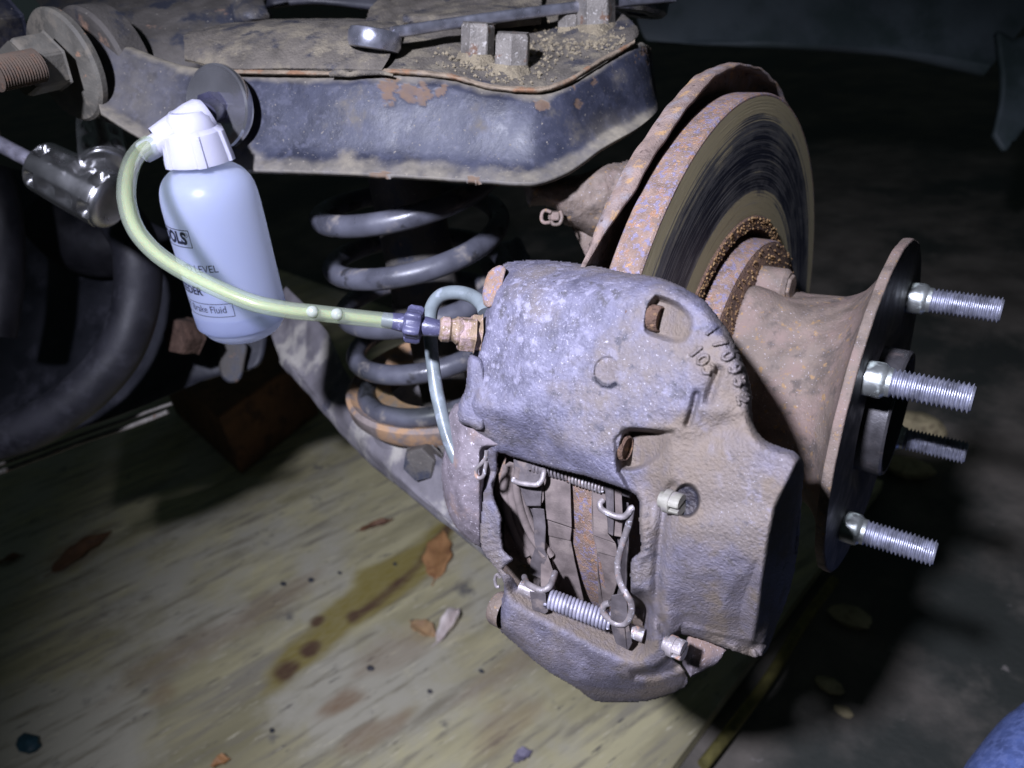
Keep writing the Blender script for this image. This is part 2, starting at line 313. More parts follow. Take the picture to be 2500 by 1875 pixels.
def shell(name,col,tcol,fac):
    m,nt,b=nodes(name); b.inputs['Base Color'].default_value=(*col,1); b.inputs['Roughness'].default_value=.30; b.inputs['Subsurface Weight'].default_value=1; b.inputs['Subsurface Radius'].default_value=(.9,.95,1); b.inputs['Subsurface Scale'].default_value=.009
    o=nt.nodes['Material Output']; mx=nt.nodes.new('ShaderNodeMixShader'); tr=nt.nodes.new('ShaderNodeBsdfTranslucent'); tr.inputs[0].default_value=(*tcol,1)
    tc=nt.nodes.new('ShaderNodeTexCoord'); nn=nt.nodes.new('ShaderNodeTexNoise'); nn.inputs['Scale'].default_value=160; nn.inputs['Detail'].default_value=6; nt.links.new(tc.outputs['Object'],nn.inputs[0])
    mr=nt.nodes.new('ShaderNodeMapRange'); mr.inputs[3].default_value=.22; mr.inputs[4].default_value=.44; nt.links.new(nn.outputs[0],mr.inputs[0]); nt.links.new(mr.outputs[0],b.inputs['Roughness'])
    mx.inputs[0].default_value=fac; nt.links.new(b.outputs[0],mx.inputs[1]); nt.links.new(tr.outputs[0],mx.inputs[2]); nt.links.new(mx.outputs[0],o.inputs['Surface']); return m
M['bottle']=shell('translucent_bottle_plastic',(.44,.49,.68),(.90,.93,1.0),.56)
M['cap']=plastic('white_cap_plastic',(.44,.44,.54),.35,.32)
def clear(name,col,ior,rough):
    m,nt,b=nodes(name); b.inputs['Base Color'].default_value=(*col,1); b.inputs['Transmission Weight'].default_value=1; b.inputs['IOR'].default_value=ior; b.inputs['Roughness'].default_value=rough; return m
def see_through(m,nt,b,fac,tint):
    o=nt.nodes['Material Output']; mx=nt.nodes.new('ShaderNodeMixShader'); tr=nt.nodes.new('ShaderNodeBsdfTransparent'); tr.inputs[0].default_value=(*tint,1)
    mx.inputs[0].default_value=fac; nt.links.new(b.outputs[0],mx.inputs[1]); nt.links.new(tr.outputs[0],mx.inputs[2]); nt.links.new(mx.outputs[0],o.inputs['Surface'])
m,nt,b=nodes('clear_vinyl_hose'); see_through(m,nt,b,.72,(.94,.98,.90)); b.inputs['Base Color'].default_value=(.55,.62,.48,1); b.inputs['Transmission Weight'].default_value=.35; b.inputs['IOR'].default_value=1.35; b.inputs['Roughness'].default_value=.10
b.inputs['Coat Weight'].default_value=.6; b.inputs['Coat Roughness'].default_value=.08; M['hose']=m
m,nt,b=nodes('yellow_brake_fluid'); b.inputs['Base Color'].default_value=(.58,.60,.38,1); b.inputs['Roughness'].default_value=.25; b.inputs['Subsurface Weight'].default_value=.4; b.inputs['Subsurface Scale'].default_value=.004; b.inputs['Transmission Weight'].default_value=.2; see_through(m,nt,b,.68,(.93,.95,.74)); M['fluid']=m
M['bubble']=clear('air_bubble',(1,1,1),1.2,.02)
m,nt,b=nodes('air_bubble_skin'); b.inputs['Base Color'].default_value=(.62,.66,.60,1); b.inputs['Roughness'].default_value=.06; b.inputs['Metallic'].default_value=.35; see_through(m,nt,b,.35,(.95,.98,.95)); M['bubble']=m
# rotor friction face: concentric scoring
def rotor_face():
    m,nt,b=nodes('scored_friction_face'); N=nt.nodes; L=nt.links
    tc=N.new('ShaderNodeTexCoord'); sp=N.new('ShaderNodeSeparateXYZ'); L.new(tc.outputs['Object'],sp.inputs[0])
    def ma(op,a,bb=None,c=None):
        x=N.new('ShaderNodeMath'); x.operation=op
        for i,v in enumerate((a,bb,c)):
            if v is None: continue
            if hasattr(v,'is_linked'): L.new(v,x.inputs[i])
            else: x.inputs[i].default_value=v
        return x.outputs[0]
    y,z=sp.outputs[1],sp.outputs[2]; r=ma('SQRT',ma('ADD',ma('MULTIPLY',y,y),ma('MULTIPLY',z,z))); an=ma('ARCTAN2',z,y)
    def ring(fr,fa,det,w):
        cb=N.new('ShaderNodeCombineXYZ'); L.new(ma('MULTIPLY',r,fr),cb.inputs[0])
        L.new(ma('MULTIPLY',ma('COSINE',an),fa),cb.inputs[1]); L.new(ma('MULTIPLY',ma('SINE',an),fa),cb.inputs[2])
        n=N.new('ShaderNodeTexNoise'); n.noise_dimensions='4D'; n.inputs['W'].default_value=w; n.inputs['Scale'].default_value=1; n.inputs['Detail'].default_value=det; n.inputs['Roughness'].default_value=.65; L.new(cb.outputs[0],n.inputs['Vector']); return n.outputs[0]
    a=ring(1500,.9,7,1.1); c=ring(460,.8,6,5.5); fine=ring(2000,2.2,5,9.1); blot=ring(70,4,6,3.3)
    def mr(v,lo,hi,o0=0,o1=1):
        q=N.new('ShaderNodeMapRange'); q.interpolation_type='SMOOTHSTEP'; L.new(v,q.inputs[0]); q.inputs[1].default_value=lo;q.inputs[2].default_value=hi;q.inputs[3].default_value=o0;q.inputs[4].default_value=o1; return q.outputs[0]
    mid=ma('MULTIPLY',mr(r,.084,.100),mr(r,.136,.122))      # polished track, dusty margins
    s=ma('ADD',ma('ADD',ma('ADD',ma('MULTIPLY',a,.45),ma('MULTIPLY',c,.55)),ma('MULTIPLY',blot,.35)),ma('MULTIPLY',mid,.27))
    pol=mr(s,.82,.88); deep=mr(s,.91,.97)
    def mx(f,x,y_):
        q=N.new('ShaderNodeMix'); q.data_type='RGBA'; L.new(f,q.inputs[0])
        if hasattr(x,'is_linked'): L.new(x,q.inputs[6])
        else: q.inputs[6].default_value=(*x,1)
        q.inputs[7].default_value=(*y_,1); return q.outputs[2]
    k=mx(pol,(.42,.36,.21),(.15,.15,.155)); k=mx(deep,k,(.022,.025,.042)); k=mx(mr(fine,.56,.68),k,(.26,.26,.26)); k=mx(mr(fine,.42,.30),k,(.05,.045,.04))
    L.new(k,b.inputs['Base Color']); L.new(mr(pol,0,1,.8,.5),b.inputs['Roughness']); L.new(ma('MULTIPLY',pol,.35),b.inputs['Metallic'])
    bp=N.new('ShaderNodeBump'); bp.inputs['Strength'].default_value=.5; bp.inputs['Distance'].default_value=.0004; L.new(ma('ADD',a,ma('MULTIPLY',fine,.6)),bp.inputs['Height']); L.new(bp.outputs[0],b.inputs['Normal'])
    return m
M['rotor_face']=rotor_face()
# ------------------------------------------------------------------ setting: ground and plywood
g1=G(100,1700); g2=G(900,1290); gd=g2-g1; GA=math.atan2(gd[1],gd[0])          # grain direction
def ground_mat():
    return grime('dark_oily_concrete',(.17,.15,.125),[((.05,.055,.048),3.2,.42,.60,8,.6),((.16,.145,.12),9,.55,.70,7,.9),((.24,.22,.20),60,.66,.72,4,.9)],rough=.85,bump=.5,bscale=120,bdist=.002)  # dark layer of the concrete stands in for the caliper and hub shadow
def ply_mat():
    m=grime('weathered_plywood',(.41,.37,.215),[((.58,.53,.31),10,.44,.62,8,.8),((.30,.275,.21),14,.50,.66,9,.9),((.50,.47,.36),5,.45,.60,6,.8,None,True),((.29,.262,.185),45,.50,.66,8,.9),((.17,.16,.14),22,.60,.72,9,.8,None,True),((.14,.13,.11),110,.62,.68,5,.9),((.68,.63,.45),160,.60,.70,4,.8)],
        rough=.66,bump=.45,bscale=120,bdist=.001,aniso=((0,0,0),(.22,1.5,1.0)),attrs=[('stain',(.27,.215,.045),.9),('brown',(.11,.06,.035),1.0),('blotch',(.26,.165,.09),.8)])
    return m
M['ground']=ground_mat(); M['ply']=ply_mat()
gv=[(-40,-40,-.02),(40,-40,-.02),(40,40,-.02),(-40,40,-.02)]
tag(mesh('ground',gv,[(0,1,2,3)],M['ground'],smooth=False),kind='structure')
def world_sheet(name,pts,h0,h1,mat,label,cat):
    P=np.array(pts); k=len(P); c=P.mean(0)
    u=np.array([math.cos(GA),math.sin(GA)]); w=np.array([-u[1],u[0]])
    V=[((p-c)@u,(p-c)@w,h) for h in (h1,h0) for p in P]
    f=[tuple(range(k)),tuple(range(k,2*k))[::-1]]+[(i,k+i,k+(i+1)%k,(i+1)%k) for i in range(k)]
    o=mesh(name,V,f,mat,smooth=False); o.location=(c[0],c[1],0); o.rotation_euler=(0,0,GA); return tag(o,label,cat)
e1=G(1990,1400)[:2]; e2=G(1640,1875)[:2]; ed=(e2-e1)/np.linalg.norm(e2-e1); en=np.array([ed[1],-ed[0]])  # edge set back so the dark-toned concrete imitates shadow here
if (G(900,1500)[:2]-e1)@en<0: en=-en
A0=e1-ed*.22; A1=e1+ed*1.5
o=world_sheet('plywood_board',[A0,A1,A1+en*2.4,A0+en*2.4],-.016,0.0,M['ply'],'weathered yellow plywood board lying on the ground beneath the brake','board')
# stained strip and split board edge
def ground_patch(name,pts,mat,h=.0012,label=None,cat=None,n=3,kind=None,thick=.001):
    P=smooth_poly([G(x,y)[:2] for x,y in pts],n) if n>1 else np.array([G(x,y)[:2] for x,y in pts])
    A=sum(P[i][0]*P[(i+1)%len(P)][1]-P[(i+1)%len(P)][0]*P[i][1] for i in range(len(P)))
    if A<0:P=P[::-1]
    k=len(P); V=[(p[0],p[1],h) for p in P]+[(p[0],p[1],h-thick) for p in P]
    f=[tuple(range(k)),tuple(range(k,2*k))[::-1]]+[(i,k+i,k+(i+1)%k,(i+1)%k) for i in range(k)]
    o=mesh(name,V,f,mat,smooth=False)
    if label: tag(o,label,cat)
    if kind: o['kind']=kind
    return o
mPly=bpy.data.objects[-1] if False else o
bpy.data.objects.remove(o)
def gpoly(pts): return np.array([G(x,y)[:2] for x,y in pts])
u_=np.array([math.cos(GA),math.sin(GA)]); w_=np.array([-u_[1],u_[0]])
Pb=np.array([A0,A1,A1+en*2.4,A0+en*2.4]); cb=G(800,1500)[:2]; Q=np.stack([(Pb-cb)@u_,(Pb-cb)@w_],1)
def axis(lo,hi,f0,f1,fine,coarse): return np.unique(np.concatenate([np.arange(f0,f1,fine),np.linspace(lo,f0,14),np.linspace(f1,hi,14)]))
ss_=np.linspace(0,1,520); tt_=np.linspace(0,1,460)**1.0
Sg,Tg=np.meshgrid(ss_,tt_,indexing='ij'); Sg=Sg**1.0; Tg=Tg**1.6
Pw=A0[None,None]+(A1-A0)[None,None]*Sg[...,None]+en[None,None]*2.4*Tg[...,None]
X2=((Pw-cb)@u_); Y2=((Pw-cb)@w_)
nzb=fbm3(np.stack([X2.ravel()*18,Y2.ravel()*60,0*X2.ravel()],1),5).reshape(X2.shape)-.5
def loc(pts): 
    p=gpoly(pts)-cb; return np.stack([p@u_,p@w_],1)
sp1=loc([(1110,1262),(1060,1285),(1035,1318),(985,1345),(930,1378),(880,1400),(872,1432),(820,1470),(770,1512),(745,1545),(700,1580),(672,1625),(640,1668),(652,1692),(690,1684),(720,1660),(755,1640),(800,1600),(850,1562),(866,1540),(905,1512),(950,1478),(1000,1440),(1040,1400),(1062,1370),(1105,1310)])
stn=sst(.010,-.012,sd(sp1,X2,Y2)+nzb*.035)
brn=sst(.012,.0,dline(loc([(1095,1290),(1020,1380),(940,1450),(870,1500),(860,1515)]),X2,Y2)+nzb*.02)
for (cx_,cy_,r_) in [(862,1503,.012),(775,1518,.010),(760,1585,.014),(700,1640,.018)]:
    c_=loc([(cx_,cy_)])[0]; brn=np.maximum(brn,sst(1.2,.5,np.hypot(X2-c_[0],Y2-c_[1])/r_+nzb))
blo=np.zeros_like(X2)
for (cx_,cy_,rx,ry,a_) in [(838,1715,.030,.016,1.),(920,1782,.040,.016,.7),(970,1590,.05,.03,.45),(640,1480,.10,.02,.45),(394,1690,.02,.03,.6),(1240,1760,.05,.03,.5),(190,1335,.05,.03,.6),(520,1560,.12,.03,.4),(1230,1640,.07,.02,.4)]:
    c_=loc([(cx_,cy_)])[0]; blo=np.maximum(blo,a_*sst(1.3,.4,np.hypot((X2-c_[0])/rx,(Y2-c_[1])/ry)+nzb*1.6))
Vt=np.stack([X2,Y2,-.0006*np.abs(nzb)],-1).reshape(-1,3); ns,nt_=X2.shape
f_=gridfaces(ns,nt_); edge=list(range(0,nt_))+[i*nt_+nt_-1 for i in range(1,ns)]+[(ns-1)*nt_+j for j in range(nt_-2,-1,-1)]+[i*nt_ for i in range(ns-2,0,-1)]
nv0=len(Vt); Vb=Vt[edge]+[0,0,-.016]; ff=[(edge[i],edge[(i+1)%len(edge)],nv0+(i+1)%len(edge),nv0+i) for i in range(len(edge))]
Fa=np.concatenate([f_,np.array(ff)])
o=mesh('plywood_board',np.vstack([Vt,Vb]),Fa,M['ply'],attrs={k:np.concatenate([a.ravel(),np.zeros(len(edge))]) for k,a in dict(stain=stn,brown=brn,blotch=blo).items()},angle=40)
o.location=(cb[0],cb[1],0); o.rotation_euler=(0,0,GA); tag(o,'weathered plywood board with a long yellow-brown oil stain beneath the brake','board')
M['stain']=grime('yellow_oil_stain',(.33,.28,.07),[((.20,.13,.06),40,.48,.62,6,.5),((.42,.38,.14),30,.55,.66,6,.5),((.07,.05,.05),60,.66,.70,4,.6)],rough=.42,bump=.3,bscale=120,bdist=.001)
# ------------------------------------------------------------------ leaves and litter
def leaf(name,p0,p1,wid,mat,label,curl=.006,h=.004,lift=0,cat='leaf',asym=0,group=None,notch=0):
    a=G(*p0); b=G(*p1); u=b-a; Lh=np.linalg.norm(u); u/=Lh; w=np.array([-u[1],u[0],0])
    n=18; k=7; V=[]
    for i in range(n):
        t=i/(n-1); hw=wid*Lh*(math.sin(math.pi*t**.8)**.8+.02)*(1+.12*math.sin(t*21))
        for j in range(k):
            s=(j-(k-1)/2)/((k-1)/2)
            z=h+curl*(abs(s)**1.6)*math.sin(math.pi*t)+lift*t+.0015*math.sin(t*9+s*2)
            V.append(a*[1,1,0]+u*Lh*t+w*(s*hw+asym*Lh*math.sin(math.pi*t))+np.array([0,0,z+.0008*(1-abs(s))*-1]))
    root=empty(name,a*[1,1,0]+[0,0,h],label,cat,group)
    o=mesh('blade',V,gridfaces(n,k),mat,root); mo=o.modifiers.new('thick','SOLIDIFY'); mo.thickness=.0005
    rib=[V[i*k+k//2]+np.array([0,0,.0007]) for i in range(n)]; tube('midrib',rib,.0006,mat,root,seg=6)
    st_=[V[k//2],V[k//2]-u*Lh*.13+w*.002]; tube('stalk',cr(st_,5),.0006,mat,root,seg=6)
    return root
leaf('fallen_leaf',(1062,1418),(1082,1300),.20,M['leaf_o'],'orange leaf at the end of the yellow stain, beside the caliper')
leaf('fallen_leaf',(1068,1572),(1122,1490),.15,M['leaf_w'],'curled white bleached leaf left of the caliper foot',curl=.02,asym=-.12)
leaf('fallen_leaf',(1005,1525),(1068,1560),.24,M['leaf_t'],'tan leaf lying against the curled white leaf')
leaf('fallen_leaf',(880,1298),(962,1272),.13,M['leaf_b'],'thin dark brown leaf on the board above the stain',curl=.003)
leaf('fallen_leaf',(130,1400),(275,1300),.20,M['leaf_b'],'large dark brown leaf in the dim left part of the board')
leaf('fallen_leaf',(0,1380),(60,1360),.18,M['leaf_b'],'small brown leaf cut by the left edge of the photo')
leaf('fallen_leaf',(520,1875),(565,1858),.3,M['leaf_o'],'orange leaf cut by the bottom edge of the photo')
M['chip']=grime('dark_bark_crumb',(.035,.04,.05),[((.10,.09,.09),90,.5,.65,4,.8)],rough=.7,bump=.5,bscale=300)
def crumb(px,py,r,mat,label,cat='debris',name='bark_crumb',group=None,z=0):
    c=G(px,py); V=[];n=9
    for i in range(6):
        la=math.pi*i/5
        for j in range(n):
            t=2*math.pi*j/n; q=r*(1+.35*(RNG.rand()-.5)*math.sin(la))
            V.append((c[0]+q*math.sin(la)*math.cos(t)*1.3,c[1]+q*math.sin(la)*math.sin(t)*.8,z+r*.42+q*.5*math.cos(la)))
    return tag(mesh(name,V,gridfaces(6,n,cv=True),mat,smooth=True,angle=40),label,cat,group)
for i,(x,y) in enumerate([(760,1418),(693,1428),(905,1634),(965,1378),(1010,1518),(665,1785),(830,1400),(1050,1690),(1175,1640)]):
    crumb(x,y,.0042 if i<3 else .003,M['chip'],['dark crumb just right of another above the stain middle','dark crumb left of its near twin above the stain','black crumb below the stain under the tan leaf','tiny crumb right of the twin crumbs, level with the orange leaf','tiny crumb beside the tan leaf and stain edge','tiny crumb near the lower end of the stain streak','tiny crumb high above the stain in the middle of the board','tiny crumb on bare board under the caliper foot','tiny crumb closest to the caliper foot'][i],group='dark crumbs scattered on the board')
crumb(75,1822,.013,grime('teal_lump',(.02,.06,.08),rough=.5),'dark teal lump on the board at lower left','debris','dark_lump')
leaf('leaf_scrap',(1255,1862),(1300,1838),.3,grime('violet_scrap',(.22,.20,.27),rough=.6),'bluish grey leaf scrap at the bottom edge below the caliper',curl=.004)
for x,y,r,lb in [(2240,1030,.035,'yellowish stone behind the wheel studs'),(2215,1130,.028,'smaller tan stone below the yellowish one'),(2080,1490,.020,'dull brown stone on the dark ground'),(2030,1650,.012,'greenish pebble on the dark ground'),(2064,1713,.008,'pale oval pebble in the dark ground')]:
    crumb(x,y,r,M['stone'],lb,'stone','stone',z=-.02)
def stick(name,pts,r,mat,label,cat):
    P=np.array([G(x,y) for x,y in pts]); P[:,2]=r+.001; return tag(tube(name,P,r,mat,seg=8,n=30),label,cat)
stick('dry_straw',[(2035,1425),(1960,1530),(1880,1660),(1800,1770),(1715,1880)],.006,grime('straw',(.16,.14,.04),rough=.8),'long dull straw crossing the dark ground from hub to lower edge','straw')
# ------------------------------------------------------------------ rotor, hub, shield
RC=c2w([0.115,-0.00342,0.38856]); AX=np.array([1.,0,0])       # the axle is the world X axis
HB=(AX,np.array([0,0,1.]),np.cross(AX,np.array([0,0,1.])))
rot=empty('brake_rotor',RC,'rusty brake rotor with scored dark face behind the caliper','brake rotor')
RR=.1394
def wobr(rr,ss,t): return rr+(.0004*np.sin(t*37)+.0003*np.sin(t*91+1)),ss
lathe('rim',[(-.0135,RR-.006),(-.0135,RR-.0008),(-.0128,RR),(-.0008,RR),(0,RR-.0008),(.0,RR-.0015)],RC,AX,M['rotor_rust'],rot,seg=220,B=HB)
lathe('friction_face',[(0.0,RR-.0016),(.0001,.11),(-.0003,.0835)],RC,AX,M['rotor_face'],rot,seg=220,B=HB)
lathe('inboard_face',[(-.0136,RR-.006),(-.0136,.05)],RC,AX,M['rotor_rust'],rot,seg=96,B=HB)
lathe('crusty_inner_ring',[(-.0003,.0834),(.0007,.0828),(.0008,.077),(-.004,.0762),(-.008,.074),(-.009,.05)],RC,AX,M['crust'],rot,seg=128,B=HB)
def nodules(name,ax0,r0,r1,n,parent,seed,smin_=.0004,smax_=.0009):
    rs=np.random.RandomState(seed); V=[];Fc=[]
    for i in range(n):
        t=rs.rand()*2*math.pi; r=r0+(r1-r0)*rs.rand(); s=smin_+(smax_-smin_)*rs.rand()**2
        c=RC+AX*ax0+r*(math.cos(t)*HB[1]+math.sin(t)*HB[2]); k=len(V)
        for d in ((1,0,0),(0,1,0),(-.2,-1,0),(0,0,1),(0,0,-1),(-1,0,0)): V.append(c+np.array(d)*s*(.8+.4*rs.rand()))
        for q in ((0,1,3),(0,3,2),(0,2,4),(0,4,1)): Fc.append((k+q[0],k+q[1],k+q[2]))
    o=mesh(name,V,Fc,M['nod'],parent); o['kind']='stuff'; return o
M['nod']=grime('rust_nodule',(.34,.20,.09),[((.50,.34,.16),400,.5,.65,3,.6)],rough=.6,bump=0)
nodules('rust_nodule',.0008,.0768,.083,900,rot,3)
hub=empty('wheel_hub',RC,'rusty wheel hub flange with four threaded wheel studs','wheel hub')
lathe('hub_mount_ring',[(-.008,.066),(-.008,.0716),(-.0012,.0724),(.0085,.0724),(.0098,.0716)],RC,AX,M['rotor_rust'],hub,seg=128,B=HB)
lathe('crusty_mount_face',[(.0099,.0714),(.0108,.070),(.0110,.045)],RC,AX,M['crust'],hub,seg=96,B=HB)
nodules('rust_nodule',.0109,.050,.0708,900,hub,5)
FO=.0711; FR=.0797
prof=[(.0105,.0560),(.013,.0566),(.020,.0545),(.026,.0515),(.034,.0500),(.042,.0495),(.050,.0508),(.056,.0545),(.0602,.0600),(.0635,.0665),(.0658,.0735),(.0668,.0785),(.0676,.0797),(FO-.0006,FR),(FO,FR-.0008)]
pp=cr(np.array([(a,b,0) for a,b in prof]),70)[:,:2]
def wobh(rr,ss,t):
    lob=np.clip(np.cos(4*(t-.25)),0,1)**2; f=sst(.045,.012,ss)
    return rr+f*lob*.003-f*(1-lob)*.004+.0003*np.sin(t*23+ss*300),ss
lathe('hub_body',pp,RC,AX,M['hub_iron'],hub,seg=200,B=HB,wob=wobh)
lathe('flange_face',[(FO,FR-.0008),(FO+.0001,.040),(FO-.002,.034),(FO-.002,.0)],RC,AX,M['face'],hub,seg=128,B=HB)
lathe('centre_spigot',[(FO-.002,.0300),(FO+.0085,.0300),(FO+.0095,.0292),(FO+.0095,.0276),(FO+.002,.0268),(FO+.003,0)],RC,AX,M['face'],hub,seg=96,B=HB)
# cast webs across the spigot opening
for t in (0.5,1.9,3.3,4.7):
    c=RC+AX*(FO+.003)+.018*(math.cos(t)*HB[1]+math.sin(t)*HB[2])
    tube('spigot_rib',np.array([c,RC+AX*(FO+.003)]),.002,M['face'],hub,seg=8,n=4)
# camera-frame radial axes of the fit
uf=M3@np.array([.26026127,-.96553823,0]); vf=M3@np.array([-.52442155,-.14135806,-.83964275])
# studs
def stud_meshes():
    L0=.0384; r=.0060
    sh=[(-.002,.0074),(.0060,.0074),(.0068,.0072),(.0078,.0063),(.0082,.0060),(.0098,.0060)]
    th_=[(.0098,.0060)]; x=.0100; p=.00172
    while x<L0-.0012:
        th_+= [(x+p*.36,.00475),(x+p*.50,.00475),(x+p*.88,.0060),(x+p,.0060)]; x+=p
    th_+= [(L0-.0008,.0052),(L0,.0047),(L0,.0)]
    return sh,th_
sh,th_=stud_meshes(); first=None
for k in (0,1,2,3):
    t=0.12172+(1-k)*math.pi/2
    pos=RC+AX*FO+.05715*(math.cos(t)*vf+math.sin(t)*uf)
    if first is None:
        s_=bpy.data.objects.new('wheel_stud',None); COL.objects.link(s_); s_.parent=hub; s_.location=tuple(pos-RC)
        a_=lathe('shank',sh,pos,AX,M['studzinc'],s_,seg=36,B=HB); b_=lathe('thread',th_,pos,AX,M['stud'],s_,seg=40,B=HB,angle=25); first=(s_,a_,b_)
    else:
        s_=first[0].copy(); COL.objects.link(s_); s_.parent=hub; s_.location=tuple(pos-RC)
        for q in first[1:]:
            c=q.copy(); COL.objects.link(c); c.parent=s_
# square-headed bolt on the hub body
t=math.asin(.95); bp=RC+AX*.0135+.0600*(math.cos(1.05)*vf+math.sin(1.05)*uf)
lathe('bolt_boss',[(-.004,.0085),(.010,.0085),(.012,.007),(.012,0)],RC+AX*.0125+.0535*(math.cos(1.02)*vf+math.sin(1.02)*uf),AX,M['hub_iron'],hub,seg=32,B=HB)
hexprof('rotor_bolt',RC+AX*.022+.0535*(math.cos(1.02)*vf+math.sin(1.02)*uf),AX,.0062,.004,M['hub_iron'],hub)
# splash shield: rolled lip behind the rotor
shd=empty('splash_shield',RC,'rusty curved splash shield edge behind the brake rotor','splash shield')
t0,t1=math.radians(-2),math.radians(118); n=120; rows=[]
tt=np.linspace(t0,t1,n)
def sp(ax,r): return RC+AX*np.asarray(ax)[:,None]+np.asarray(r)[:,None]*(np.cos(tt)[:,None]*vf+np.sin(tt)[:,None]*uf)
wv=.0003*np.sin(tt*31)+.0002*np.sin(tt*67)
e=sst(math.radians(4),math.radians(22),tt); lipw=.0015+.0080*e; rad=.1462+.0048*sst(.5,1.0,tt)+wv
ax_in=-.0212+.0015*sst(.3,.8,tt)
g=np.stack([sp(ax_in,rad-.030),sp(ax_in-.0005,rad-.006),sp(ax_in+.0010,rad-.0008),sp(ax_in+lipw*.5,rad),sp(ax_in+lipw,rad-.0004)])
o=mesh('rolled_lip',g.reshape(-1,3),gridfaces(5,n),M['shield'],shd,angle=60); mo=o.modifiers.new('thick','SOLIDIFY'); mo.thickness=.0016; mo.offset=0
o=mesh('back_plate',np.stack([sp(ax_in,rad-.031),sp(ax_in+.004,rad-.060)]).reshape(-1,3),gridfaces(2,n),M['shield'],shd); mo=o.modifiers.new('thick','SOLIDIFY'); mo.thickness=.0016
loft('folded_foot',[[(1440,592,.330),(1470,600,.335),(1500,606,.34)],[(1452,625,.322),(1475,630,.325),(1500,640,.33)],[(1462,665,.318),(1480,670,.32),(1500,680,.325)]],M['shield'],shd,nu=8,nv=10,thick=.002)
# ------------------------------------------------------------------ steering knuckle
kn=empty('steering_knuckle',W(1430,480,.36),'rusty brown steering knuckle with a cotter pin under the control arm','steering knuckle')
kp=[(1280,440),(1330,445),(1372,440),(1420,425),(1470,402),(1510,396),(1560,400),(1560,560),(1480,600),(1440,580),(1420,566),(1398,556),(1374,548),(1362,522),(1344,508),(1310,503),(1290,505),(1282,480)]
def knd(x,y): return .355+abs((y-470)/400.)**2*.12+(1290-x)*-.00006
x_,y_=np.meshgrid(np.arange(1270,1570,3.),np.arange(385,610,3.)); s=sd(smooth_poly(kp,3),x_,y_)
D=.352+((y_-450)/300.)**2*.10+.012*fil(s,26)+(fbm3(np.stack([x_.ravel()/22,y_.ravel()/22,0*x_.ravel()],1))-.5).reshape(x_.shape)*.003
solid('knuckle_body',x_,y_,D,s<0,.41,M['hub_iron'],kn)
lathe('spindle_housing',[(-.085,.0),(-.085,.030),(-.050,.036),(-.030,.034),(-.016,.034),(-.016,0)],RC,AX,M['hub_iron'],kn,seg=48,B=HB)
loft('ball_joint_arm',[[(1330,440,.375),(1450,430,.375),(1540,440,.375)],[(1400,560,.385),(1480,560,.385),(1550,560,.385)],[(1480,740,.40),(1530,740,.40),(1580,740,.40)]],M['hub_iron'],kn,nu=14,nv=12,thick=.02)
tube('cotter_pin',W([1345,1332,1324,1322,1330,1345,1355],[518,514,520,536,544,543,550],[.350]*7),.0009,M['hub_iron'],kn,seg=8,n=30)
tube('cotter_pin_tail',W([1368,1372,1366,1352,1346],[515,530,546,548,540],[.348]*5),.0009,M['hub_iron'],kn,seg=8,n=24)
hexprof('castle_nut',W(1356,516,.353),dirw([0,1,.3]),.0035,.004,M['hub_iron'],kn)
# ------------------------------------------------------------------ upper control arm
arm=empty('upper_control_arm',W(900,300,.35),'black pressed steel control arm with a dusty top plate and rust spots','control arm')
TX=[225,330,450,570,700,835,985,1097,1182,1265,1327,1392,1469,1559,1590,1592]
TT=[(205,60),(330,118),(450,160),(570,177),(700,181),(808,185),(971,181),(1084,190),(1175,212),(1265,226),(1333,226),(1392,203),(1468,158),(1548,104),(1584,113),(1586,125)]
BB=[(245,272),(330,325),(450,390),(570,411),(700,416),(860,422),(1000,430),(1110,436),(1190,441),(1265,446),(1320,442),(1390,417),(1470,361),(1558,311),(1606,268),(1600,245)]
DD=[.375,.372,.368,.362,.356,.350,.345,.341,.337,.334,.334,.340,.352,.368,.388,.43]
def armd(x): return np.interp(x,TX,DD)
rows=[]
for f,dz in ((0,.0052),(.03,.0022),(.08,.0005),(.14,0.0),(.3,-.0002),(.5,.0004),(.68,.0008),(.80,.0002),(.88,-.0018),(.95,-.0046),(1.0,-.0062)):
    rows.append([(a[0]*(1-f)+b[0]*f,a[1]*(1-f)+b[1]*f,d+dz) for a,b,d in zip(TT,BB,DD)])
nu,nv=110,360
g=np.stack([cr(W(*np.array(r).T),nv) for r in rows]); fr_=np.linspace(0,len(rows)-1,nu)
g=np.stack([cr(g[:,j],nu) for j in range(nv)],1)
P=g.reshape(-1,3); Pc=(P-np.array([0,0,HC]))@M3; px=Pc[:,0]/Pc[:,2]*F+CX; py=Pc[:,1]/Pc[:,2]*F+CY
fi=np.repeat(fr_,nv); nz=fbm3(P*90,5); nb=fbm3(P*25+9,4)
topd=sst(2.6,.6,fi+(nz-.5)*2.5); botd=sst(7.0,8.6,fi+(nz-.5)*3)*.55
rightd=sst(1380,1600,px)*sst(250,330,py-.0*px)*.8+sst(560,300,px)*.35
dust=np.clip(topd*.9+botd+rightd*(.3+nb),0,1)*(.6+.8*(nz-.3))
rust=np.zeros(len(P))
for (cx_,cy_,rx,ry) in [(948,218,16,20),(1028,222,22,16),(1075,218,14,14),(992,222,10,9),(1328,258,14,8),(1408,252,9,9),(1400,220,8,12),(1449,205,6,9),(1572,130,12,18),(1150,432,14,6),(1040,428,12,5),(930,424,14,4)]:
    rust=np.maximum(rust,sst(1.15,.85,np.sqrt(((px-cx_)/rx)**2+((py-cy_)/ry)**2)+(nz-.5)*3.4+(fbm3(P*420,3)-.5)*3.6))
nn=np.cross(np.gradient(g,axis=0),np.gradient(g,axis=1)).reshape(-1,3); nn/=np.linalg.norm(nn,axis=1)[:,None]+1e-12
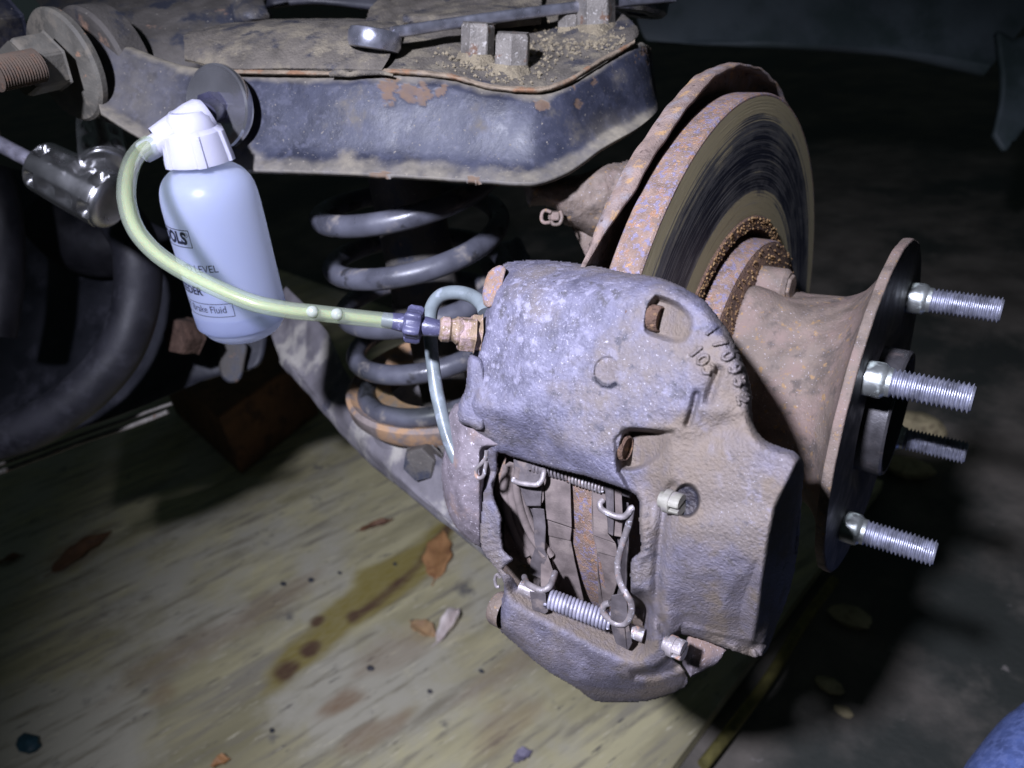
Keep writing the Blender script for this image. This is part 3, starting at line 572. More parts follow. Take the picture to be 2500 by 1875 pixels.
sg=-np.sign((nn*(P-np.array([0,0,HC]))).sum(1))[:,None]
P=P+nn*sg*((nb-.5)[:,None]*.0012+(nz-.5)[:,None]*.0005-rust[:,None]*.0003)
o=mesh('channel',P,gridfaces(nu,nv),M['paint'],arm,attrs={'dust':dust,'rust':rust})
mo=o.modifiers.new('thick','SOLIDIFY'); mo.thickness=.0028; mo.offset=-1 if np.dot(np.cross(g[51,200]-g[50,200],g[50,201]-g[50,200]),g[50,200]-np.array([0,0,HC]))<0 else 1
# top plate
def tfront(x): return np.interp(x,[a[0] for a in TT],[a[1] for a in TT])
def topdep(x,y): return armd(np.clip(x,250,1560))+.0010+np.maximum(-40,tfront(x)-10-y)*.00042
fe=[(880,173),(971,171),(1084,180),(1130,190),(1175,203),(1220,211),(1265,214),(1333,213),(1392,191),(1430,168),(1468,144),(1510,122),(1550,98)]
be=[(1561,84),(1558,66),(1540,48),(1512,26),(1470,8),(1400,-30),(1250,-60),(1000,-40),(900,20)]
poly=smooth_poly(fe+be,2)
x_,y_=np.meshgrid(np.arange(870,1570,3.),np.arange(-65,222,2.5)); s=sd(poly,x_,y_)
nz=fbm3(np.stack([x_.ravel()/26,y_.ravel()/20,0*x_.ravel()],1),5).reshape(x_.shape)
mound=np.zeros_like(x_)
for cx_,cy_,rx,ry,hh in [(1250,165,60,30,.0040),(1168,140,50,22,.003),(1450,70,70,28,.005),(1380,70,70,22,.003),(1330,100,120,40,.001)]:
    mound+=hh*np.exp(-((x_-cx_)/rx)**2-((y_-cy_)/ry)**2)
D=topdep(x_,y_)+.0018*fil(s,7)-(nz-.5)*.0028-mound
solid('top_plate',x_,y_,D,s<0,D+.0045,M['dusty'],arm)
# rusted plate edge strip
er=[[(x,y-3,armd(x)+.0004) for x,y in fe],[(x,y+3,armd(x)-.0016) for x,y in fe],[(x,y+10,armd(x)-.0004) for x,y in fe],[(x,y+12,armd(x)+.003) for x,y in fe]]
loft('plate_edge',er,M['edge_rust'],arm,nu=14,nv=220,disp=.0012,dscale=250)
# second channel along the top left
tr=[[(452,150,.372),(560,172,.362),(700,172,.356),(830,173,.350),(930,176,.347)],
    [(450,140,.370),(560,163,.360),(700,163,.354),(830,163,.349),(935,166,.346)],
    [(450,110,.372),(560,140,.362),(700,138,.357),(830,134,.353),(950,140,.350)],
    [(448,92,.378),(560,100,.370),(700,95,.366),(830,92,.362),(960,100,.360)],
    [(458,80,.390),(560,66,.385),(700,58,.380),(830,57,.378),(970,62,.376)],
    [(470,75,.41),(560,55,.41),(700,46,.41),(830,45,.41),(955,47,.41)]]
loft('upper_channel',tr,M['dusty'],arm,nu=50,nv=200,disp=.0012,dscale=120)
loft('channel_seam',[[(560,170,.3605),(700,172,.3545),(830,174,.3485)],[(560,178,.359),(700,180,.353),(830,182,.347)],[(560,182,.362),(700,184,.356),(830,186,.350)]],M['edge_rust'],arm,nu=8,nv=120,disp=.0006,dscale=300)
tube('weld_bead',W([805,830,855,880,930,960],[182,178,182,178,178,184],[.347,.346,.3455,.345,.344,.343]),[.0010,.0018,.0012,.0014,.0010,.0006],M['dusty'],arm,n=60,seg=12)
loft('raised_web',[[(985,58,.392),(1100,62,.390),(1200,68,.388),(1320,60,.392)],[(985,44,.390),(1100,44,.388),(1200,44,.386),(1322,35,.392)],[(990,40,.41),(1080,20,.41),(1200,10,.41),(1322,28,.41)],[(1000,30,.42),(1100,-5,.42),(1200,-30,.42),(1322,-30,.42)]],M['dusty'],arm,nu=20,nv=70,disp=.001,dscale=150,thick=.003)
# bolts on the top plate, axis along the plate normal
bup=dirw([.03,-.97,-.24])
for x,y,d,R_,h,rt in [(1165,136,.350,.0080,.0148,.2),(1250,162,.342,.0086,.0148,.5),(1455,62,.372,.0100,.0185,.1),(1387,70,.376,.0055,.007,.4)]:
    d=float(topdep(x,y))-.0030; R_*=1.03; b0=W(x,y,d)
    bup=np.cross(W(x+20,y,float(topdep(x+20,y)))-W(x-20,y,float(topdep(x-20,y))),W(x,y+20,float(topdep(x,y+20)))-W(x,y-20,float(topdep(x,y-20)))); bup/=np.linalg.norm(bup); bup=bup if bup[2]>0 else -bup
    bup=bup*.5+dirw([.03,-.97,-.24])*.5; bup/=np.linalg.norm(bup)
    hexprof('plate_bolt',b0-bup*.002,bup,R_,h+.002,M['bolt'],arm,ch=.10,rot=rt)
    lathe('bolt_washer',[(-.012,R_*1.9),(-.0045,R_*1.5),(-.001,R_*1.15),(.0012,R_*.98)],b0,bup,M['dirt'],arm,seg=36,wob=lambda r,s,t:(r*(1+.08*np.sin(t*3+R_*900)+.05*np.sin(t*7)),s))
V=[];Fc=[];rs=np.random.RandomState(11)
for i in range(900):
    cx_,cy_,sx,sy=[(1250,175,50,16),(1165,150,45,16),(1400,95,60,18),(1330,110,90,28),(1450,90,50,18)][i%5]
    x=cx_+rs.randn()*sx; y=cy_+rs.randn()*sy
    if y>tfront(x)-16 or x>1530 or y<20: continue
    c=W(x,y,float(topdep(x,y))-.0012-.002*rs.rand()); q=.0004+.0010*rs.rand()**2; k=len(V)
    for d in ((1,0,0),(-.4,.9,0),(-.5,-.8,.1),(.1,0,1),(0,.1,-1)): V.append(c+np.array(d)*q*(.6+.8*rs.rand()))
    for t in ((0,1,3),(1,2,3),(2,0,3),(1,0,4),(2,1,4),(0,2,4)): Fc.append((k+t[0],k+t[1],k+t[2]))
tag(mesh('dirt_crumbs',V,Fc,M['dirt'],arm,smooth=False),kind='stuff')
# pivot end: washers, nut and bolt
pax=dirw([-.5,.5,-.7]); pc=W(205,170,.386)
lathe('bushing_sleeve',[(-.016,.029),(-.002,.0295),(0,.028),(.0,.01)],pc-pax*.004,pax,M['bracket'],arm,seg=64)
lathe('large_washer',[(0,.0265),(.003,.0268),(.0045,.0255),(.0055,.018),(.006,.008)],W(172,158,.374),pax,M['dirtw'] if 'dirtw' in M else M['bracket'],arm,seg=64)
hexprof('pivot_nut',W(128,150,.360),pax,.0134,.0175,M['dirtw'] if 'dirtw' in M else M['bolt'],arm,rot=.3)
pr=[(0,.0075)]; x=0
while x<.02: pr+=[(x+.0004,.0068),(x+.0009,.0075)]; x+=.0013
pr+=[(x,.0060),(x,0)]
lathe('pivot_thread',pr,W(92,160,.345),pax,M['threadrust'],arm,seg=32)
# chassis bracket behind pivot
ch=empty('chassis_bracket',W(400,40,.42),'grimy chassis bracket behind the pivot nut at top left','bracket')
loft('side_plate',[[(40,-60,.46),(180,-20,.44),(330,-20,.43),(520,-30,.43),(660,-40,.44)],[(120,40,.43),(235,60,.405),(340,60,.405),(480,60,.405),(640,30,.42)],[(180,120,.41),(250,140,.392),(340,150,.392),(470,150,.395),(600,100,.42)],[(190,230,.40),(240,270,.387),(330,310,.387),(450,220,.40),(560,160,.42)]],M['bracket'],ch,nu=60,nv=90,disp=.003,dscale=60,thick=.003)
loft('gusset',[[(560,0,.42),(600,0,.415),(640,0,.42)],[(575,45,.41),(610,40,.405),(655,38,.41)],[(585,60,.42),(620,55,.42),(662,30,.43)]],M['bracket'],ch,nu=14,nv=14,thick=.004,disp=.001,dscale=90)
hexprof('frame_bolt',W(20,60,.40),pax,.018,.02,M['paint'],ch,rot=.2)
loft('cross_web',[[(640,-40,.47),(760,-40,.47),(960,-40,.47)],[(650,20,.47),(770,10,.47),(960,30,.47)]],M['black'],ch,nu=6,nv=10,thick=.003)
# ------------------------------------------------------------------ wrench
wr=empty('wrench',W(1000,70,.35),'shiny chrome wrench lying across the top of the control arm','wrench')
hx=dirw([.15,-.93,-.33])
wc=W(915,97,.3545)
lathe('box_end',[(-.0044,.0072),(-.0047,.009),(-.0042,.0118),(-.002,.0127),(.002,.0127),(.0042,.0118),(.0047,.009),(.0044,.0072),(.0,.0068),(-.0044,.0072)],wc,hx,M['wrench'],wr,seg=48,wob=lambda r,s,t:(np.where(r<.0074,r+.0006*np.cos(12*t),r),s))
hp=cr(W([958,1010,1100,1250,1400,1540,1640],[80,72,58,37,18,2,-6],[.3545,.357,.364,.374,.384,.394,.402]),60); T_,N_,B_=frames(hp)
sd_=np.cross(T_,hx); sd_/=np.linalg.norm(sd_,axis=1)[:,None]; up_=np.cross(sd_,T_)
a=np.linspace(0,2*np.pi,20,endpoint=False); ca=np.sign(np.cos(a))*abs(np.cos(a))**.5; sa=np.sign(np.sin(a))*abs(np.sin(a))**.5
wid=np.interp(np.linspace(0,1,60),[0,.08,.2,1],[.0056,.0040,.0038,.0046])
V=hp[:,None]+wid[:,None,None]*ca[None,:,None]*sd_[:,None]+.0027*sa[None,:,None]*up_[:,None]
mesh('handle',V.reshape(-1,3),[tuple(q) for q in gridfaces(60,20,cv=True)]+[tuple(range(20)),tuple(range(59*20,60*20))[::-1]],M['wrench'],wr,angle=50)
lathe('ratchet_head',[(-.006,.006),(-.006,.015),(-.004,.017),(.004,.017),(.006,.015),(.006,.006),(0,.005)],W(1560,6,.42),hx,M['wrench'],wr,seg=16)
# ------------------------------------------------------------------ brake caliper body
cal=empty('brake_caliper',W(1450,1200,.28),'grey cast iron brake caliper clamped over the rotor with open pad window','brake caliper')
def ZC(x,y):
    base=np.interp(y,[600,700,800,900,1000,1100,1200,1300,1400,1500,1600,1750],[.262,.2565,.2540,.2530,.2535,.2560,.2605,.2665,.2745,.285,.299,.325])
    return base-(x-1400)*.000095
def ZW(x,y,off=0):                            # distance of the rotor rim, carried sideways along the axle
    return np.interp(y,[632,784,941,1094,1232,1348,1439,1502,1560],[.273,.272,.273,.279,.287,.299,.313,.330,.350])-(x-1468)*.0001-off
OUT=[(1223,651),(1241,639),(1300,633),(1357,636),(1440,645),(1520,663),(1574,670),(1614,678),(1655,694),(1692,714),(1724,736),(1753,772),(1782,812),(1807,863),(1827,913),(1837,964),(1838,1015),(1847,1047),(1869,1073),(1905,1089),(1938,1101),(1958,1119),(1964,1140),(1960,1200),(1950,1335),(1930,1440),(1900,1520),(1862,1603),(1789,1590),(1681,1553),(1640,1560),(1640,1600),(1676,1640),(1672,1679),(1590,1711),(1500,1716),(1472,1716),(1442,1708),(1409,1683),(1345,1645),(1299,1611),(1252,1569),(1224,1545),(1217,1523),(1219,1472),(1230,1442),(1221,1405),(1189,1362),(1174,1335),(1172,1290),(1180,1200),(1187,1150),(1184,1096),(1155,1066),(1144,1040),(1140,960),(1154,900),(1157,832),(1173,792),(1186,752),(1202,705)]
WIN=Z2((395,135),(480,160),(590,190),(730,230),(900,270),(1100,335),(1190,380),(1210,440),(1205,520),(1215,620),(1215,700),(1165,740),(1155,830),(1160,960),(1170,1060),(1222,1110),(1236,1185),(1190,1160),(1120,1105),(1040,1065),(980,1045),(890,1005),(760,955),(640,925),(560,915),(515,905),(480,850),(425,805),(470,765),(485,740),(428,690),(414,560),(416,500),(376,400),(370,330),(395,230))
st_=2.4
x_,y_=np.meshgrid(np.arange(1120,1975,st_),np.arange(625,1725,st_))
so=sd(smooth_poly(OUT,3),x_,y_); sw=sd(smooth_poly(WIN,2),x_,y_)
nz=fbm3(np.stack([x_.ravel()/70,y_.ravel()/70,0*x_.ravel()],1),4).reshape(x_.shape)-.5
nf=fbm3(np.stack([x_.ravel()/5.5,y_.ravel()/5.5,0*x_.ravel()+4],1),2).reshape(x_.shape)-.5
px1=.00014                                     # one photo pixel in metres at the caliper
so=so+nf*2.2
D=ZC(x_,y_)
# upper block: crease and lower facet
FB=[(1050,985),(1140,990),(1240,1008),(1336,1027),(1395,1085),(1470,1150),(1560,1215),(1560,1300),(1050,1300)]
sfb=sd(FB,x_,y_); low=sst(1230,1190,y_)
D+=.00016*smax(-sfb,0*x_,14)*low*sst(1600,1500,x_)
# left part of the upper face falls away to the left, top rounds over
D+=.00006*np.maximum(0,1280-x_)*sst(1000,900,y_)
D+=.0000012*np.maximum(0,740-y_)**2*1.6
# upper right sweeps away beyond the ridge
AR=[(1640,640),(1700,760),(1735,860),(1745,960),(1760,1040),(2000,1040),(2000,640)]
D+=.00007*smax(-sd(AR,x_,y_),0*x_,30)*sst(1130,960,y_)
# shoulder block edge (drop to the right)
BLK=[(1100,600),(1640,600),(1690,740),(1712,860),(1706,945),(1695,1000),(1675,1037),(1640,1055),(1560,1046),(1530,1050),(1515,1075),(1505,1130),(1512,1160),(1500,1230),(1100,1230)]
sb=sd(smooth_poly(BLK,2),x_,y_)
drop=sst(-6,16,sb)*sst(950,1000,y_)+sst(-4,22,sb)*sst(900,960,y_)*sst(1000,950,y_)*.8
rt=sst(1440,1500,x_)
dr2=sst(-4,10,sb)*sst(1650,1600,x_)*sst(1000,1030,y_)+sst(-14,34,sb)*sst(1600,1660,x_)*sst(880,980,y_)*.45
D+=.0055*np.clip(dr2,0,1)*rt*sst(1290,1220,y_)
# housing: a barrel with its axis along the axle
yc=1335+(x_-1750)*.12; q=np.clip((y_-yc)/300.,-1.05,1.05)
hs=[(1600,1010),(1700,1010),(1838,1015),(1869,1073),(1964,1140),(1950,1335),(1862,1603),(1789,1590),(1681,1553),(1640,1530),(1630,1400),(1636,1240),(1600,1200),(1560,1100)]
shs=sd(smooth_poly(hs,2),x_,y_); hm=sst(10,-40,shs)
D+=hm*(np.where(q<0,.0045*abs(q)**2.2,.026*q**2)-.0030)
# foot of the housing
D+=.00035*np.maximum(0,y_-(1545+(x_-1681)*.21)+14)*hm*(x_>1660)
# dark outboard end face of the housing
EF=[(1975,1095),(1952,1118),(1935,1150),(1909,1200),(1889,1240),(1875,1313),(1857,1426),(1846,1516),(1833,1575),(1855,1640),(2010,1640),(2010,1095)]
sef=sd(EF,x_,y_)
D+=.00062*smax(-sef,0*x_,7)
# worn facet low on the housing
FA=[(1858,1360),(1815,1400),(1780,1440),(1768,1480),(1766,1520),(1785,1562),(1830,1575),(1850,1500)]
D+=.00010*smax(-sd(smooth_poly(FA,2),x_,y_),0*x_,5)
# grooves beside the window rail
D+=.0045*np.exp(-(dline([(1640,1190),(1622,1240),(1612,1310),(1604,1400),(1602,1500),(1625,1545)],x_,y_)/13)**2)
D+=.0030*np.exp(-(dline([(1755,905),(1742,940),(1730,975)],x_,y_)/11)**2)
D+=.0040*np.exp(-(dline([(1700,965),(1692,1000),(1680,1035)],x_,y_)/9)**2)
D+=.0030*np.exp(-(dline([(1512,1150),(1506,1075),(1525,1052),(1640,1058)],x_,y_)/7)**2)
# concave valley between the arc rib and the housing
D+=.0022*np.exp(-(((x_-1800)*.5+(y_-1030)*.85)/30)**2)*sst(1650,1720,x_)*sst(1900,1850,x_)
# rails: machined flat with chatter
rail=sst(34,14,sw)*sst(1180,1230,y_)
D-=.0016*rail*sst(1540,1570,x_)*sst(1560,1520,y_)
D+=.00022*np.sin((y_+x_*.35)/2.6+nf*3)*rail*sst(1500,1560,x_)
D+=.00020*np.sin((y_+x_*.2)/2.8+nf*3)*sst(26,10,dline([(1190,1290),(1200,1340),(1240,1390)],x_,y_))
# left rail leans back
D+=.0015*sst(1260,1180,x_)*sst(1090,1130,y_)*sst(1420,1380,y_)
# foot: sloping shelf, then front face and underside
SH=Z2((380,800),(425,860),(420,960),(560,1060),(760,1165),(900,1240),(1080,1330),(1180,1350),(1330,1300),(1330,1200),(1236,1200),(880,1100),(500,900))
ssh=sd(smooth_poly(SH,2),x_,y_)
SH2=Z2((300,850),(425,975),(560,1060),(760,1165),(900,1240),(1080,1330),(1180,1350),(1330,1300),(1500,1200),(1500,-900),(300,-900))
D+=.00032*smax(-sd(SH2,x_,y_),0*x_,12)*sst(1395,1450,y_-(x_-1240)*.12)*sst(1605,1560,x_)*sst(1225,1260,x_)
FT=[(1200,1560),(1300,1625),(1400,1672),(1450,1660),(1560,1640),(1700,1600),(1800,1800),(1200,1800)]
D+=.00030*smax(-sd(FT,x_,y_),0*x_,12)
D+=.006*sst(-10,14,-sd(Z2((1160,1400),(1300,1370),(1400,1300),(1480,1260),(1530,1330),(1420,1400),(1300,1440),(1180,1440)),x_,y_)) 
D-=.002*np.exp(-(dline([(1240,1530),(1330,1590),(1420,1640)],x_,y_)/26)**2)
# pockets of the bridge bolts
P1=zp([(225,120),(265,62),(300,55),(400,90),(500,160),(540,230),(525,310),(480,372),(400,380),(300,352),(205,305),(205,200)],2.764,1500,700)
s1=sd(smooth_poly(P1,3),x_,y_); pk1=sst(3,-16,s1); D+=pk1*(.0068*sst(1700,1600,x_)+.0016)
P2=zp([(40,1040),(80,965),(150,955),(300,968),(430,1000),(380,1060),(330,1120),(260,1190),(160,1235),(60,1240),(25,1180)],2.764,1500,700)
s2=sd(smooth_poly(P2,3),x_,y_); pk2=sst(3,-14,s2); D+=pk2*(.0085*sst(1655,1535,x_))
c3=np.sqrt(((x_-1482)/33)**2+((y_-908)/39)**2); k3=sst(1.0,.88,c3)*sst(1525,1490,x_); D+=.0011*k3*sst(-1,1,(1500-x_)/25); 
c4=np.sqrt(((x_-1676)/34)**2+((y_-1222)/42)**2); k4=sst(1.05,.8,c4); D+=.0045*k4
# parting line and scratches
D-=.0006*np.exp(-(dline([(1402,723),(1390,780),(1368,868),(1350,944),(1337,1023)],x_,y_)/3.0)**2)
# raised casting numbers
GL={'1':[[(.5,0),(.5,1)],[(.5,1),(.25,.8)]],'7':[[(0,1),(1,1),(.35,0)]],'0':[[(.5,0),(.1,.2),(.05,.5),(.1,.8),(.5,1),(.9,.8),(.95,.5),(.9,.2),(.5,0)]],
    '9':[[(.9,.65),(.5,.45),(.1,.65),(.2,.95),(.6,1),(.9,.75),(.85,.3),(.5,0),(.15,.08)]],'3':[[(.1,.92),(.5,1),(.9,.8),(.5,.55),(.95,.3),(.5,0),(.05,.1)]],'2':[[(.05,.8),(.4,1),(.9,.8),(.8,.5),(0,0),(1,0)]]}
def glyph(chh,cx_,cy_,ang,w,h):
    a=math.radians(ang); tx,ty=math.cos(a),math.sin(a); ux,uy=ty,-tx
    d=np.full(x_.shape,1e9)
    for s in GL[chh]:
        pts=[(cx_+(q[0]-.5)*w*tx+(q[1]-.5)*h*ux, cy_+(q[0]-.5)*w*ty+(q[1]-.5)*h*uy) for q in s]; d=np.minimum(d,dline(pts,x_,y_))
    return sst(5.2,2.2,d)
lt=np.zeros_like(x_)
for c_,gx,gy,an in [('1',1738,806,54),('7',1757,836,56),('0',1777,868,60),('9',1795,900,64),('3',1808,932,70),('2',1817,974,76),('1',1700,858,52),('0',1716,878,54),('3',1731,902,56)]:
    lt=np.maximum(lt,glyph(c_,gx,gy,an,19,30))
D-=.0016*lt
# edges
lm=1-sst(1275,1235,x_)*sst(1080,1110,y_)*sst(1470,1420,y_)
D+=.0120*fil(so,34)*sst(1640,1560,y_+0*x_)*lm+.0060*fil(so,20)*(.35+.65*lm)
D+=.0045*fil(-sw+0*so,16)*0
inn=sw+nf*2; D+=.0050*fil(-inn,11)
D+=nz*.0008+nf*.00042
valid=(so<0)&(sw+nf*1.5>0)
dust=np.clip(pk1*.9+pk2*.9+.28*sst(1350,1650,y_)+.15*sst(1560,1760,x_)*sst(1000,1200,y_)+.5*sst(.02,.22,nz)*sst(1500,1600,x_)+sst(1.0,.0,abs(shs+60)/120)*.25+.9*np.exp(-(dline([(1745,880),(1770,950),(1800,1010),(1850,1050)],x_,y_)/40)**2)+sst(0,-20,ssh)*.9*(y_>1400)+rail*.0+k3*.3+.45*hm*sst(1260,1180,y_)*sst(1850,1720,x_)+sst(-.1,.25,nz)*.25*sst(1050,1250,y_),0,1)  # real dust; the rise downward and rightward also paints in light falloff
speck=np.clip(np.exp(-(((x_-1300)/150)**2+((y_-740)/160)**2))*1.1+np.exp(-(((x_-1180)/70)**2+((y_-850)/120)**2))*.6+np.exp(-(dline([(1712,1050),(1740,1085),(1775,1120),(1830,1150)],x_,y_)/13)**2)*1.2+np.exp(-(((x_-1860)/40)**2+((y_-1250)/60)**2))*.9+.28+np.exp(-(((x_-1620)/70)**2+((y_-980)/45)**2))*.5+np.exp(-(((x_-1640)/60)**2+((y_-1180)/40)**2))*0,0,1.2)
oil=k4*.95+sst(10,4,dline([(1452,925),(1470,940),(1490,944),(1502,938)],x_,y_))*.9
back=ZC(x_,y_)+np.where(x_>1580,.062,.034)
solid('body',x_,y_,D,valid,back,M['cast'],cal,attrs={'dust':dust,'speck':speck,'oil':oil})
CD=lambda x,y: float(D[int(round((y-625)/st_)),int(round((x-1120)/st_))])
# inboard half seen at the left edge
IN=[(1086,1084),(1090,1020),(1110,985),(1121,980),(1137,943),(1142,878),(1158,860),(1240,860),(1260,1000),(1230,1340),(1172,1337),(1134,1312),(1105,1278),(1088,1236),(1079,1189),(1077,1134)]
x2,y2=np.meshgrid(np.arange(1070,1265,2.6),np.arange(855,1345,2.6)); s=sd(smooth_poly(IN,3),x2,y2); nf2=fbm3(np.stack([x2.ravel()/9,y2.ravel()/9,0*x2.ravel()+2],1),3).reshape(x2.shape)-.5
D2=ZC(x2,y2)+.012+.022*sst(1168,1196,x2)*sst(1085,1110,y2)+.016*fil(s+nf2*3,60)+nf2*.0006+.004*sst(1000,960,y2)-.004*np.exp(-(((x2-1130)/40)**2+((y2-1180)/90)**2))
solid('inboard_half',x2,y2,D2,s<0,.345,M['cast2'],cal)
x2,y2=np.meshgrid(np.arange(1110,1190,2.4),np.arange(860,1050,2.4)); s=sd(smooth_poly([(1142,872),(1162,868),(1185,900),(1185,1046),(1146,1042),(1119,1028),(1120,982),(1137,944)],3),x2,y2)
solid('mating_boss',x2,y2,ZC(x2,y2)+.004+.006*fil(s,14),s<0,.32,M['cast'],cal,attrs={'dust':0*x2,'speck':0*x2+.2,'oil':0*x2})
# rusty bolt head peeping out top left, plug low left
plate('bridge_bolt_head',[(1212,650),(1224,648),(1235,660),(1210,740),(1186,750),(1178,730),(1180,700),(1192,665)],lambda x,y:ZC(x,y)+.008,.02,M['rotor_rust'],cal,bw=.001,n=2)
bx=W(1228,1490,.312); lathe('pin_boss',[(-.002,.0074),(.0030,.0072),(.0042,.0064),(.0044,.0)],bx,-AX,M['hub_iron'],cal,seg=32)
# bridge bolt ends lying in their pockets
for (x,y,r,l,dd) in [(1614,780,.0044,.011,.0012),(1533,1096,.0046,.010,.0052)]:
    e_=W(x,y,CD(x,y)-dd)
    lathe('bridge_bolt',[(-l,r),(-.0006,r),(0,r*.90),(0,r*.84),(-.0012,r*.78),(-.0012,0)],e_,AX,M['crust'],cal,seg=36,B=HB)
# casting lugs beneath the lower retaining pin
loft('cast_lug',[[(1676,1560,.285),(1720,1570,.285),(1765,1590,.285)],[(1680,1600,.280),(1710,1600,.281),(1745,1602,.284)],[(1675,1640,.284),(1700,1625,.285),(1720,1612,.288)]],M['cast2'],cal,nu=12,nv=14,thick=.006)
# ------------------------------------------------------------------ pads and hardware in the window
def zz(P): return Z2(*P)
dk=plate('window_floor',zz([(380,120),(1200,330),(1240,1240),(520,1060),(380,760)]),lambda x,y:ZW(x,y,-.018),.004,M['hub_iron'],cal,bw=0)
for i,P_ in enumerate([[(425,170),(440,165),(420,330),(460,480),(520,640),(590,760),(560,780),(480,740),(430,690),(425,560),(430,500),(385,400),(375,320)],]):
    plate('torn_boot',zz(P_),lambda x,y:ZW(x,y,.003),.010,M['hub_iron'],cal,bw=.0008,n=2)
ob=[(460,200,),(436,330),(455,470),(500,600),(565,715)]
for k,(dx,off,r_) in enumerate([(0,.001,.0026),(26,.000,.0024),(54,.0035,.0017),(76,.001,.0016)]):
    pts=[(a+dx*(1+.2*i),b+k*4) for i,(a,b) in enumerate(ob)]
    q=np.array(zz(pts)); tube('boot_fold',np.stack([W(x,y,ZW(x,y,off)) for x,y in q]),r_,M['pad'],cal,n=40,seg=12)
def ZH(x,y,off=0):
    w=sst(1370,1450,y); return (ZW(x,y,0)-off)*(1-w)+(ZC(x,y)+.0125-off*.6)*w
def ZF(x,y,off=0): return ZH(x,y,off)*(1-sst(1400,1440,y))+(ZC(x,y)+.0065-off*.4)*sst(1400,1440,y)
def pl(name,P_,off,th_k,mat,bw=.0004,parent=None,zf=None): return plate(name,zz(P_),lambda x,y:(zf or ZW)(x,y,off),th_k,M[mat],parent or cal,bw=bw)
pi=bpy.data.objects.new('brake_pad',None); COL.objects.link(pi); pi.parent=cal; tag(pi,'inboard brake pad left of the rusty rotor edge')
po=bpy.data.objects.new('brake_pad',None); COL.objects.link(po); po.parent=cal; tag(po,'outboard brake pad right of the rusty rotor edge')
pl('backing_plate',[(560,300),(640,420),(660,700),(680,960),(640,1020),(600,900),(590,700),(565,470)],.000,.014,'padplate',parent=pi)
pl('ear_top',[(482,165),(570,185),(645,210),(650,300),(640,440),(555,440),(520,330),(488,300)],.005,.012,'padplate',parent=pi)
pl('ear_top_edge',[(555,440),(640,440),(660,400),(650,240),(590,250),(575,330)],.0035,.010,'pad',parent=pi)
pl('shim_arm',[(590,450),(660,455),(670,560),(665,690),(715,860),(640,860),(575,830),(580,760),(605,690),(600,560)],.0055,.006,'padplate',parent=pi)
pl('shim_foot',[(575,930),(670,945),(672,985),(685,1050),(665,1065),(592,1040)],.0065,.010,'padplate',zf=ZF,parent=pi)
pl('shim_flare',[(640,760),(668,690),(720,840),(725,920),(665,945),(640,900)],.0030,.010,'pad',zf=ZH,parent=pi)
pl('friction_upper',[(655,250),(812,290),(815,420),(820,565),(672,515),(665,380)],.0030,.014,'pad',parent=pi)
pl('friction_step',[(672,518),(820,567),(812,640),(685,612),(675,560)],.0018,.014,'pad',parent=pi)
pl('friction_lower',[(684,606),(815,640),(838,760),(890,985),(860,985),(740,935),(705,780)],.0005,.014,'pad',parent=pi)
pl('friction_upper',[(935,330),(1025,355),(1030,600),(1075,655),(940,608),(932,470)],.0030,.014,'pad',parent=po)
pl('friction_step',[(942,608),(1075,655),(1090,740),(965,705),(955,660)],.0015,.014,'pad',parent=po)
pl('friction_lower',[(963,700),(1095,738),(1085,880),(1060,960),(1005,1045),(975,1010),(968,850)],.0005,.014,'pad',parent=po)
pl('backing_plate',[(1060,400),(1150,420),(1150,700),(1130,1000),(1080,1000),(1090,700)],-.002,.012,'padplate',parent=po)
pl('ear_top',[(1010,322),(1062,335),(1065,500),(1060,615),(1030,598),(1020,460)],.0065,.012,'padplate',parent=po)
pl('ear_top_side',[(1064,336),(1108,350),(1115,500),(1108,620),(1062,612)],.0050,.012,'pad',parent=po)
pl('shim_foot',[(1048,955),(1120,940),(1140,1000),(1145,1100),(1125,1130),(1140,1270),(1075,1235),(1040,1120)],.0055,.012,'padplate',zf=ZF,parent=po)
pl('shim_foot_edge',[(1128,1130),(1150,1128),(1170,1230),(1150,1270),(1140,1268)],.0045,.008,'padplate',zf=ZF,parent=po)
def wire(name,pts,off,r,mat='wire',n=60,parent=None):
    q=np.array(zz(pts)); of=np.interp(np.arange(len(q)),np.linspace(0,len(q)-1,len(off)),off) if np.ndim(off) else [off]*len(q)
    return tube(name,np.stack([W(x,y,ZH(x,y,o_)) for (x,y),o_ in zip(q,of)]),r,M[mat],parent or cal,n=n,seg=10)
wire('pad_clip',[(488,275),(485,292),(520,305),(590,315),(625,312),(648,285),(658,245),(655,225)],[.010,.012,.011,.006],.0011)
wire('pad_clip',[(1000,405),(982,425),(990,455),(1020,475),(1075,498),(1120,500),(1145,480),(1160,455),(1175,448)],[.006,.011,.011,.008],.0012)
wire('pad_clip',[(545,850),(560,885),(600,910),(650,925),(690,905),(710,865),(722,825)],[.008,.012,.012,.008],.0013)
wire('pad_clip',[(1165,450),(1150,540),(1118,640),(1090,740),(1085,810),(1100,880),(1135,950),(1162,1000),(1162,1065),(1130,1115),(1080,1120),(1030,1090),(1000,1045),(1010,1010),(1040,1000)],[.008,.010,.011,.012,.012,.010],.0013,n=110)
q_=np.array(zz([(326,120),(322,160),(300,190),(272,220),(264,250),(274,272),(292,277),(310,262),(318,225),(326,180)])); tube('hair_pin',np.stack([W(x,y,ZC(x,y)+.001) for x,y in q_]),.0008,M['wire'],cal,n=50,seg=10)
wire('hair_pin',[(402,905),(385,905),(376,880),(378,848),(392,835),(402,850)],.010,.0007)
